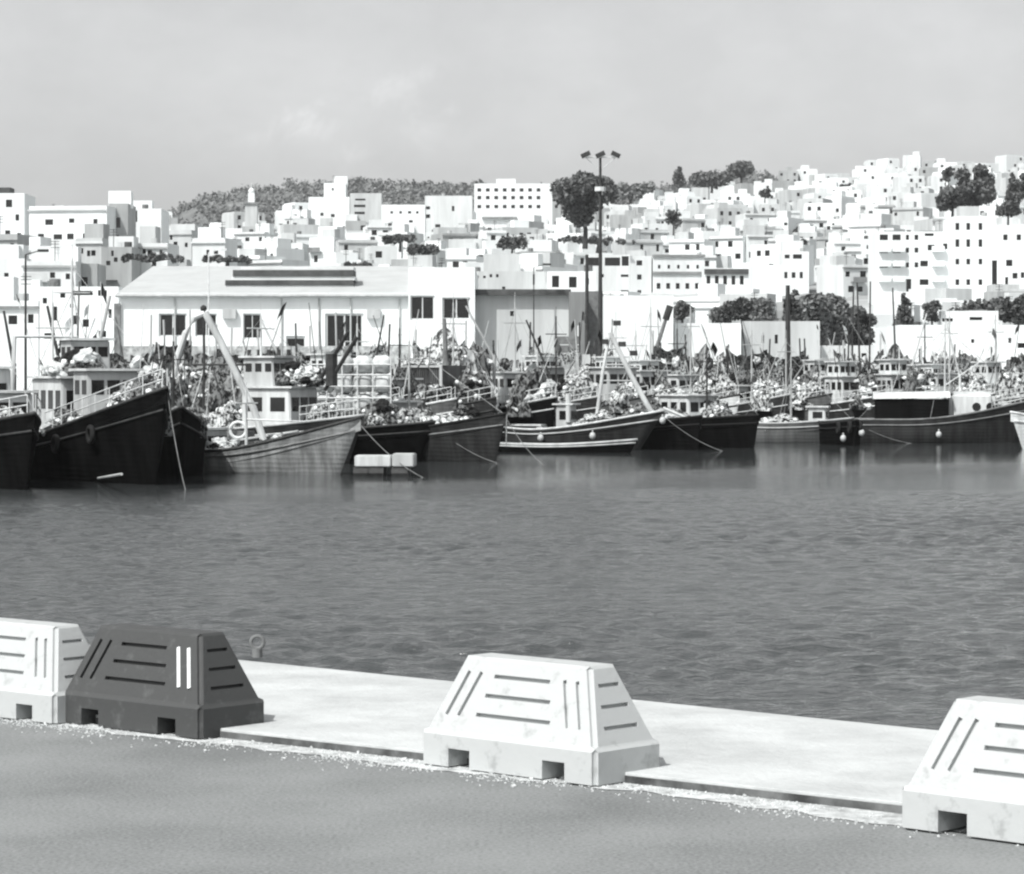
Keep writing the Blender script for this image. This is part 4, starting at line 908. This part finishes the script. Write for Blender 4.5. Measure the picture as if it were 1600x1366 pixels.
pile(P(655, 578, 161) - Vector((0,0,.15)) + Vector((0,1.5,0)), 1.5, 1.2, .75, M_netA, 'pale net flung over the container roof', 5, 6)
# 7 dark boat with net cargo
b7 = boat('fishing_boat', G(774, 723), R(-52), 10.5, 3.7, 2.45, 1.5, 1.7, 'dark boat with long pale nets heaped to its gunwales', M_hdark, M_black, rake=.9, band=M_mgrey)
pile(b7['world'](.62, 0, .1), 1.7, 1.45, 1.1, M_netA, 'coiled pale net heaped in the dark boat\'s bow', 6, 14); pile(b7['world'](.34, 0, .1), 1.7, 1.5, 1.5, M_netC, 'mid-grey net heap amidships in the dark boat', 7, 12); pile(b7['world'](.1, 0, .1), 1.2, 1.4, 1.2, M_netB, 'dark net heap at the dark boat\'s stern', 8, 6)
cabin(b7, .2, 1.6, 1.7, 2.0, M_lgrey, 2); mast(b7, .3, 5.2, m=M_lgrey)
mb = MB().tube([(0,0,0), (0,-.05,-1.6)], .03, 5).build('stem_rope', M_rope, b7['root'], loc=b7['pt'](1, 4, 1))
# 8 pontoon
pn = empty('float_raft', G(603, 744), R(-3), 'small white-topped floating raft between the grey and the dark boat', 'raft'); q = 121/F
for x0, x1, m_ in ((-47, 10, M_white), (12, 46, M_lgrey)):
    mb = MB().box(x0*q, x1*q, -.7, .8, .42, .9 if x0 < 0 else .98); bmesh.ops.bevel(mb.bm, geom=mb.bm.edges[:], offset=.04, segments=2, affect='EDGES'); mb.build('deck_slab', m_, pn)
for x in (-36, -14, 24): MB().tube([(x*q-.35, -.5, .15), (x*q+.35, -.5, .15)], .28, 10).tube([(x*q-.35, .5, .15), (x*q+.35, .5, .15)], .28, 10).build('drum', M_dkmet, pn)
# 9 white-capped boat with white A mast
b9 = boat('fishing_boat', G(1000, 703), R(-22), 9.6, 3.3, 2.3, 1.15, 1.5, 'dark boat with a bright white gunwale and a white slanting mast pair', M_hdark, M_white, bul=.5, rake=1.5, band=M_lgrey)
pile(b9['world'](.74, 0, .15), 1.2, .9, .9, M_netA, 'white net mound in the white-rimmed boat\'s bow', 9, 10); 
cabin(b9, .52, 1.0, 1.1, 1.9, M_lgrey, 1); cabin(b9, .22, 3.0, 1.7, .7, M_mgrey, 3, name='engine_housing')
def A9(px, py, d=0): return b9['M'].inverted() @ P(px, py, 167 + d)
MB().tube([A9(953,520), A9(985,585), A9(1018,645)], .14, 8, r2=.17).build('slanting_mast', M_white, b9['root'])
MB().tube([A9(953,520), A9(942,580), A9(932,655)], .10, 8, r2=.12).build('slanting_mast', M_white, b9['root'])
MB().tube([A9(967,545), A9(946,545)], .06, 6).tube([A9(978,570), A9(942,570)], .06, 6).tube([A9(988,595), A9(938,595)], .05, 6).build('rungs', M_lgrey, b9['root'])
MB().tube([A9(1036,638), A9(1065,650), A9(1094,664)], .11, 6).build('bow_plank', M_white, b9['root'])
[MB().box(-.2, .2, -.12, .12, -.15, .15, Matrix.Translation(A9(*c_))).build('mast_lamp', M_dkmet, b9['root']) for c_ in ((964,505), (946,534), (972,538), (990,552))]
MB().tube([A9(888,615), A9(888,660)], .16, 8).build('mooring_bitt', M_white, b9['root'])
buoy(b9, .42, -1, 'white buoy hanging amidships on the white-rimmed boat', -.35); buoy(b9, .72, -1, 'white buoy hanging near the white-rimmed boat\'s bow', -.6); buoy(b9, 1.0, -1, 'white buoy hanging off the white-rimmed boat\'s stem', -.4)
sk = boat('skiff', G(985, 708), R(-14), 7.6, 1.6, .75, .42, .5, 'slim low dark skiff lying along the white-rimmed boat', M_hblack, M_lgrey, bul=.25, rake=.4, group='skiffs')
# 10 black boats
b10 = boat('fishing_boat', G(1178, 701), R(-58), 12, 4.6, 2.0, 1.6, 1.8, 'broad black-hulled boat right of the white bow plank', M_hblack, M_black, rake=.5)
cabin(b10, .45, 3.2, 2.4, 2.1, M_white, 3); mast(b10, .6, 5, m=M_dkmet); pile(b10['world'](.75, 0, .1), 1.3, 1.2, .8, M_netB, 'dark net heap on the broad black boat', 10, 5)
b10b = boat('fishing_boat', G(1090, 704), R(-70), 11, 3.8, 2.0, 1.5, 1.6, 'black boat seen bow-on under the white bow plank', M_hblack, M_black, rake=.5)
pile(b10b['world'](.6, 0, .1), 1.5, 1.4, 1.2, M_netC, 'speckled net heap on the bow-on black boat', 11, 8); pile(b10b['world'](.25, 0, .1), 1.4, 1.4, 1.6, M_netB, 'dark tall net heap at that bow-on boat\'s stern', 12, 5)
# 11 grey hull
b11 = boat('fishing_boat', G(1322, 692), R(-12), 7.2, 2.8, 1.6, 1.25, 1.4, 'mid-grey open boat between the black boat and the fender cluster', M_hmid, M_lgrey, rake=.5)
pile(b11['world'](.4, 0, .1), 1.6, 1.0, .9, M_netA, 'pale net heap in the mid-grey open boat', 13, 8); cabin(b11, .75, 1.2, 1.3, 1.5, M_white, 1); mast(b11, .5, 5, m=M_lgrey)
b12 = boat('fishing_boat', G(1336, 697), R(-84), 6.5, 2.3, 1.6, 1.3, 1.4, 'narrow black boat bow-on beside the covered boat', M_hblack, M_black, rake=.4)
for i, (s, sd) in enumerate(((.95, -1), (.95, 1), (.8, -1))): tyre(b12, s, sd, .1, ['left', 'right', 'rear'][i] + ' tyre fender at the bow of the narrow black boat')
buoy(b12, .97, 1, 'white buoy right of the narrow black bow', -.6); buoy(b12, .9, -1, 'white buoy left of the narrow black bow', -.9)
# 13 covered boat
b13 = boat('fishing_boat', G(1592, 692), R(-6), 10.6, 3.6, 2.8, 1.5, 1.5, 'long dark grey boat with a black-sided deck cover and white cabin', M_hdark, M_mgrey, bul=.45, rake=1.0, band=M_mgrey)
def A13(px, py, d=0): return b13['M'].inverted() @ P(px, py, 188 + d)
a, b_ = A13(1366, 655, -1.2), A13(1478, 618, -1.2); c_ = A13(1480, 655, -1.1); e_ = A13(1558, 606, -1.1)
mb = MB().box(a.x, b_.x, -1.35, 1.35, .9, 2.85); bmesh.ops.bevel(mb.bm, geom=mb.bm.edges[:], offset=.06, segments=2, affect='EDGES'); mb.build('deck_cover', M_hblack, b13['root'])
mb = MB(); 
for i in range(8):
    a0, a1 = pi*i/8, pi*(i+1)/8
    mb.quad([(a.x-.15, -1.5*cos(a0), 2.87+.42*sin(a0)), (b_.x+.1, -1.5*cos(a0), 2.95+.42*sin(a0)), (b_.x+.1, -1.5*cos(a1), 2.95+.42*sin(a1)), (a.x-.15, -1.5*cos(a1), 2.87+.42*sin(a1))])
mb.quad([(a.x-.15,-1.5,2.87), (b_.x+.1,-1.5,2.95), (b_.x+.1,1.5,2.95), (a.x-.15,1.5,2.87)]); mb.build('canvas_roof', M_white, b13['root'])
cw_ = e_.x - b_.x; mb = MB().box(b_.x+.05, b_.x-.35+cw_, -.85, .85, 1.3, 3.35); bmesh.ops.bevel(mb.bm, geom=[e for e in mb.bm.edges if max(v.co.z for v in e.verts) > 3 or all(v.co.x > b_.x+1 for v in e.verts)], offset=.3, segments=5, affect='EDGES', clamp_overlap=True)
cb = mb.build('cabin', M_white, b13['root'], smooth=False)
for px in (1525, 1546):
    x = A13(px, 640).x; MB().tube([(x-.25, -.83, 2.35), (x-.25, -.875, 2.35)], .28, 14).build('porthole', M_glass, cb)
rail(b13, .8, .99, .5, M_lgrey, 4); mast(b13, .55, 6.5, m=M_white, boom=(3, .6, 2.5))
buoy(b13, .5, -1, 'white round buoy low on the covered boat\'s side', -.9)
b14 = boat('fishing_boat', G(1598, 702), R(-152), 9, 3.0, 2.2, 1.3, 1.4, 'white-hulled boat just entering at the right photo edge', M_hwhite, M_white, rake=.9)

for k_, (b, s0, y0, m_, lab) in enumerate(((b2, .86, 0, M_netB, 'dark net bundle in the bow of the big black trawler'), (b2, .72, .3, M_netC, 'speckled net heap before the grey wheelhouse'), (b2, .5, .6, M_netA, 'pale net heap beside the grey wheelhouse'), (b2, .16, 0, M_netC, 'speckled net heap on the big trawler\'s stern'), (b1, .85, 0, M_netC, 'net heap in the bow of the leftmost trawler'), (b1, .5, 0, M_netB, 'dark net heap amidships on the leftmost trawler'), (b5, .88, 0, M_netC, 'net heap in the white bridge trawler\'s bow'), (b5, .42, 0, M_netA, 'pale net heap behind the white bridge'), (b6, .75, 0, M_netB, 'dark net heap before the bale rack'), (b10, .55, .4, M_netC, 'speckled net heap amidships on the broad black boat'), (b3, .12, 0, M_netB, 'dark net heap at the gantry boat\'s stern'), (b3, .42, .2, M_netA, 'white net heap in the middle of the gantry boat'))):
    k2_ = .62 if s0 > .8 else 1; pile(b['world'](s0, y0, .1), 1.35*k2_, 1.15*k2_, (1.7 if b is not b1 else 1.2)*(.8 if s0 > .8 else 1), m_, lab, 60+k_, 8 if s0 < .8 else 2, bundles=9 if s0 < .8 else 3)
for b in (b2, b4, b6, b7, b9, b11, b13):                  # bow lines running down into the water
    a = b['pt'](.985, 4, 1) + Vector((0, 0, -.1)); e = Vector((a.x + 4.2, a.y - .8, -.05))
    MB().tube([a.lerp(e, t) - Vector((0, 0, 1.1*t*(1-t))) for t in [q/8 for q in range(9)]], .018, 5).build('bow_line', M_mgrey, b['root'])
for k_, (b, s0, y0, dz, lab) in enumerate(((b2, .28, 0, 3.2, 'pale net bundle on the big trawler\'s cabin roof'), (b2, .46, -.2, 3.2, 'dark net bundle on the front of the big trawler\'s cabin roof'), (b1, .3, 0, 3.3, 'net bundle on the leftmost trawler\'s cabin roof'), (b5, .76, 0, 2.65, 'net bundle on the white bridge\'s front roof'), (b2, .56, -.5, .6, 'mixed net heap under the big trawler\'s side rail'), (b4, .3, 0, .2, 'dark net heap aft in the grey boat'))):
    pile(b['world'](s0, y0, dz), .95, .8, .8, [M_netA, M_netB, M_netC][k_ % 3], lab, 80+k_, 4, bundles=7)
# -- second row, behind
def mid_boat(px, D, yaw, L, hull, label, cab=(.4, 2.6, 2.0, 2.0), mh=5.5, mm=M_white, ph=M_netC, seed=0, nf=6, upper=False):
    b = boat('fishing_boat', Vector((P(px,0,D).x, D, 0)), R(yaw), L, L*.35, 3.1, 2.2, 2.4, label, hull, rnd.choice([M_white, M_lgrey, M_dkmet]), rake=.7)
    if cab: cabin(b, *cab, dz=rnd.choice([0, .6, 1.0]), m=rnd.choice([M_white, M_white, M_lgrey]), wn=3)
    if upper: cabin(b, cab[0]-.03, 1.6, 1.5, 1.6, dz=cab[3]+.1, name='upper_bridge', wn=2)
    mast(b, .55, mh, m=mm, boom=(3, .75, 1.5)); rail(b, .6, .98, .7, M_ltmet, 6)
    b['name'] = label
    return b
mids = [(700, 152, -50, 9.5, M_hmid, 'second-row grey boat left of the white-rimmed boat'),
        (860, 168, -62, 10, M_hblack, 'second-row black boat over the white-rimmed boat\'s stern'),
        (930, 176, -58, 10, M_hdark, 'second-row dark boat behind the white slanting masts'),
        (1010, 180, -65, 9.5, M_hmid, 'second-row grey boat behind the white bow plank'),
        (1075, 184, -60, 10, M_hdark, 'second-row dark boat just right of the bow plank'),
        (1145, 188, -55, 10, M_hwhite, 'second-row white boat over the broad black boat'),
        (1225, 192, -62, 9, M_hdark, 'second-row dark boat below the thick dark post'),
        (1290, 196, -58, 10, M_hmid, 'second-row grey boat behind the open boat'),
        (1385, 201, -60, 10, M_hdark, 'second-row dark boat behind the black deck cover'),
        (1460, 203, -64, 10, M_hwhite, 'second-row white boat behind the covered boat'),
        (1545, 205, -60, 10, M_hmid, 'second-row grey boat near the right edge'),
        (620, 148, -56, 9, M_hdark, 'second-row dark boat before the dark container'),
        (765, 160, -60, 9.5, M_hdark, 'second-row dark boat above the pale net heaps'),
        (1040, 194, -62, 9, M_hwhite, 'second-row white boat behind the bow plank'),
        (1110, 199, -58, 9, M_hmid, 'second-row grey boat above the black hulls'),
        (1345, 208, -62, 9, M_hdark, 'second-row dark boat behind the narrow black boat'),
        (1500, 212, -58, 9, M_hdark, 'second-row dark boat over the white cabin'),
        (1620, 207, -58, 10, M_hdark, 'second-row dark boat cut by the right edge')]
MBT = []
for i, (px, D, yw, L, hm_, lab) in enumerate(mids):
    b = mid_boat(px, D, yw, L, hm_, lab, cab=(rnd.choice([.25,.4,.5]), rnd.uniform(2, 3), rnd.uniform(1.7, 2.2), rnd.uniform(1.7, 2.3)), mh=rnd.uniform(4.5, 8), mm=rnd.choice([M_white, M_lgrey, M_dkmet]), upper=rnd.random() < .45)
    MBT.append((b, lab))
    for j, s in enumerate((.78, .12)):
        pile(b['world'](s, 0, .1), rnd.uniform(1.2, 1.8), rnd.uniform(1.0, 1.5), rnd.uniform(1.4, 2.8), rnd.choice([M_netA, M_netB, M_netC, M_netB]), ('net heap on the bow of the ' if j == 0 else 'net heap on the stern of the ') + lab.replace('second-row ', ''), 100+i*2+j, 5)
for i, (b, lab) in enumerate(MBT):
    o = empty('hung_net', b['world'](.5, 0, .3), b['root'].rotation_euler.z, 'net hung from the mast of the ' + lab.replace('second-row ', ''), 'fishing net', 'nets hung to dry'); mb = MB(); n = 9; g_ = []
    H = rnd.uniform(1.6, 3.0); l = rnd.uniform(2.5, 4.2) * rnd.choice([-1, 1])
    for a in range(n):
        col = []
        for c_ in range(n):
            u, v = a/(n-1), c_/(n-1); top = H*(1-u)**.7 + .7; x = l*u; z = top*(1-v) + .1
            col.append(mb.bm.verts.new((x + .12*noise.noise(Vector((u*5, v*5, i))), .35*noise.noise(Vector((u*6, v*3, i+4))), z + .1*noise.noise(Vector((u*9, v*2, i))))))
        g_.append(col)
    for A, B in zip(g_, g_[1:]):
        for c_ in range(n-1): mb.bm.faces.new((A[c_], B[c_], B[c_+1], A[c_+1]))
    bmesh.ops.solidify(mb.bm, geom=mb.bm.faces[:], thickness=.04)
    mb.build('net_sheet', [M_netB, M_netC, M_netA][i % 3], o)
# nets and gear stacked on the far quay, marker poles and flags bristling above
rs = random.Random(9); qn = 0
QP = [(195, 156), (232, 157), (262, 156), (292, 157), (330, 156), (365, 157), (400, 156), (440, 158), (500, 159), (700, 166), (735, 168), (765, 174), (800, 180), (830, 184), (862, 188), (890, 190), (915, 193), (950, 197), (985, 200), (1025, 203), (1060, 206), (1100, 209), (1140, 211), (1185, 214), (1220, 217), (1262, 219), (1300, 221), (1335, 223), (1372, 224), (1405, 225), (1440, 226), (1480, 227), (1515, 228), (1560, 229), (1595, 230)]
for i, (px, D) in enumerate(QP):
    p = P(px, 0, D); m_, t_ = rs.choice([(M_netA, 'pale'), (M_netB, 'dark'), (M_netC, 'mid-grey'), (M_netB, 'dark')])
    pile(Vector((p.x, D+1, 2.25)), rs.uniform(1.5, 2.5), 1.4, rs.uniform(2.2, 4.2), m_, '%s net heap on the far quay, %s counted from the left' % (t_, ORD[i]), 200+i, 4)
for i, px in enumerate(range(206, 1600, 60)):
    D = lerp(EDGE, px) + 3.2; p = P(px, 0, D); o = empty('net_rack', (p.x, D, 2.25), R(rs.uniform(-20, 20)), 'drying rack hung with nets on the far quay, %s counted from the left' % ORD[i], 'net rack', 'net drying racks on the far quay')
    Wd, H = rs.uniform(2.2, 4.0), rs.uniform(2.6, 4.6); n = 15
    for x in (-Wd/2, Wd/2): MB().tube([(x,0,-.1), (x + rs.uniform(-.2,.2),0,H+rs.uniform(.2, 1.6))], .06, 6).build('post', rs.choice([M_lgrey, M_dkmet]), o)
    for q_ in range(2):
        mb = MB(); g_ = []; sag = rs.uniform(.3, 1.2); hb_ = rs.uniform(.1, H*.5); off = rs.uniform(0, 50)
        for a in range(n):
            u = a/(n-1); top = H - sag*4*u*(1-u) - q_*.5
            g_.append([mb.bm.verts.new((-Wd/2 + Wd*u + .15*noise.noise(Vector((u*7, v_*4, off))), -.35*q_ + .55*noise.noise(Vector((u*8, v_*2, off+9))), hb_*(1-q_) + (top-hb_*(1-q_))*(1-v_) + .2*noise.noise(Vector((u*9, v_*3, off))))) for v_ in [c_/8 for c_ in range(9)]])
        for A, B in zip(g_, g_[1:]):
            for c_ in range(8):
                if noise.noise(Vector((A[c_].co.x*1.3, A[c_].co.z*1.3, off))) < .32: mb.bm.faces.new((A[c_], B[c_], B[c_+1], A[c_+1]))
        bmesh.ops.solidify(mb.bm, geom=mb.bm.faces[:], thickness=.04); mb.build('hanging_net', rs.choice([M_netA, M_netB, M_netC, M_netB, M_tarp]), o)
    for q_ in range(7): k = rs.uniform(.5, 1.2); inst(rs.choice(BM_), 'net_bundle', o, (rs.uniform(-Wd*.6, Wd*.6), -.6, rs.uniform(.3, H*.8)), (rs.uniform(-1,1), rs.uniform(-1,1), rs.uniform(0,6)), (k, k, k*rs.uniform(.8, 2)))
zones = [(700, 860, 172, 'right of the container', 17), (860, 960, 186, 'by the slate-grey side block', 17), (980, 1120, 196, 'before the blank white hall', 17), (1120, 1280, 203, 'before the fluted shed', 20), (1280, 1400, 207, 'before the biggest bushy tree', 20), (1400, 1600, 210, 'before the market hall', 20), (500, 690, 150, 'above the bale rack', 14), (60, 260, 140, 'behind the big black trawler', 8), (2, 185, 158, 'before the white ice plant and store', 14), (190, 500, 148, 'behind the net-laden boat', 18)]
for a, b_, D, wh_, n_ in zones:
    for k, px in enumerate(sorted(rs.uniform(a, b_) for _ in range(n_))):
        Dk = D + rs.uniform(-3, 3); p = P(px, 0, Dk); lean = rs.uniform(-.42, .42)
        dan(Vector((p.x, Dk, 2.2)), rs.uniform(2.6, 7.0 if rs.random() < .45 else 4.6), lean, rs.uniform(-.1, .1), '%s flagged marker pole from the left %s' % (ORD[k], wh_), fl=rs.random() < .45, m=rs.choice([M_dkmet, M_dkmet, M_ltmet, M_ltmet]))
# crane booms
def boom(pxa, ya, pxb, yb, D, label, r, m, tip=None):
    a, c_ = P(pxa, ya, D), P(pxb, yb, D); r_ = empty('derrick_boom', a, 0, label, 'crane boom'); t = c_ - a
    MB().tube([(0,0,0), t], r, 7, r2=r*.7).build('arm', m, r_)
    MB().tube([(0,0,-a.z+2), (0,0,.2)], r*1.3, 8).build('pedestal', m, r_)
    if tip: MB().tube([t*.72, t], r*1.5, 7).build('tip_sleeve', tip, r_)
boom(1022, 556, 1047, 478, 205, 'grey crane boom with a black tip before the white hall', .17, M_mgrey, M_dkmet)
boom(772, 560, 728, 478, 170, 'thin grey derrick leaning left before the tall hall windows', .08, M_lgrey)
boom(697, 570, 694, 498, 162, 'short thick dark davit under the tall hall windows', .16, M_mgrey)
boom(445, 575, 408, 500, 150, 'thin white derrick leaning left over the white bridge', .07, M_white)
for a in ((95, 575, 74, 478, 128, 'dark derrick leaning left before the white ice plant', .09, M_dkmet), (150, 560, 172, 462, 130, 'pale derrick leaning right before the white ice plant', .10, M_lgrey), (22, 575, 6, 486, 126, 'dark derrick at the left edge over the leftmost trawler', .08, M_dkmet), (120, 570, 124, 440, 132, 'thin upright grey derrick before the ice plant', .06, M_mgrey), (585, 575, 600, 492, 152, 'thin dark derrick rising from the bale rack', .06, M_dkmet), (860, 590, 822, 500, 176, 'dark derrick leaning left over the net store', .08, M_dkmet), (1170, 590, 1158, 500, 200, 'thin dark derrick before the fluted shed', .07, M_dkmet), (1420, 590, 1448, 490, 205, 'pale derrick leaning right before the market hall', .08, M_white), (1500, 590, 1478, 500, 206, 'pale derrick leaning left before the market hall', .07, M_white)): boom(*a)
# white pipes and crate tower beside the black pole
tw = empty('ice_chute', P(912, 600, 200) * 1.0, 0, 'white box chute with pipes beside the dark side block', 'chute'); tw.location.z = 2.25; q = 200/F
MB().box(-8*q, 10*q, -1, 1, 0, 80*q).build('box', M_white, tw); MB().tube([(-8*q,-1.1,0), (-8*q,-1.1,125*q)], .12, 7).tube([(16*q,-1.1,0), (16*q,-1.1,80*q)], .1, 7).build('pipe', M_white, tw)
nb = empty('crate_tower', P(886, 600, 196), 0, 'grey slatted crate tower left of the white chute', 'crates'); nb.location.z = 2.25; q = 196/F
mb = MB()
for i in range(8): mb.box(-19*q, 19*q, -1, 1, i*.62, i*.62+.52)
mb.build('crates', M_mgrey, nb)
# fish crates on decks
CR = MB().box(-.3,.3,-.2,.2,0,.03).box(-.3,.3,-.2,-.18,.03,.22).box(-.3,.3,.18,.2,.03,.22).box(-.3,-.28,-.18,.18,.03,.22).box(.28,.3,-.18,.18,.03,.22).mesh('fish_crate', M_lgrey)
CR2 = CR.copy(); CR2.materials[0] = M_white
k = 0
for b, nm, ss in ((b2, 'big black trawler', (.5, .55)), (b4, 'grey boat', (.33, .38)), (b7, 'dark net boat', (.48,)), (b9, 'white-rimmed boat', (.38, .62)), (b10, 'broad black boat', (.65, .25)), (b13, 'covered boat', (.9,))):
    for i, s in enumerate(ss):
        for j in range(3):
            p = b['world'](s, -.4, j*.225 + .01); o = inst(rs.choice([CR, CR2]), 'fish_crate', None, p, (0,0,rs.uniform(0,3)))
            tag(o, 'fish crate on the %s, %s of the %s stack of three' % (nm, ['lowest','middle','topmost'][j], ['aft','forward'][i] if len(ss) > 1 else 'single'), 'crate', 'stacked fish crates')

# ------------------------------------------------------------------ the thin sea haze
hz = bpy.data.materials.new('haze'); hz.use_nodes = True; t = hz.node_tree; t.nodes.clear()
ho = N(t, 'ShaderNodeOutputMaterial'); hv = N(t, 'ShaderNodeVolumePrincipled'); hv.inputs['Color'].default_value = (.97, .99, 1, 1); hv.inputs['Density'].default_value = .00008; hv.inputs['Anisotropy'].default_value = .2
t.links.new(hv.outputs[0], ho.inputs['Volume'])
tag(MB().box(-1600, 1600, -60, 2400, -9, 220).build('haze', hz), kind='stuff')
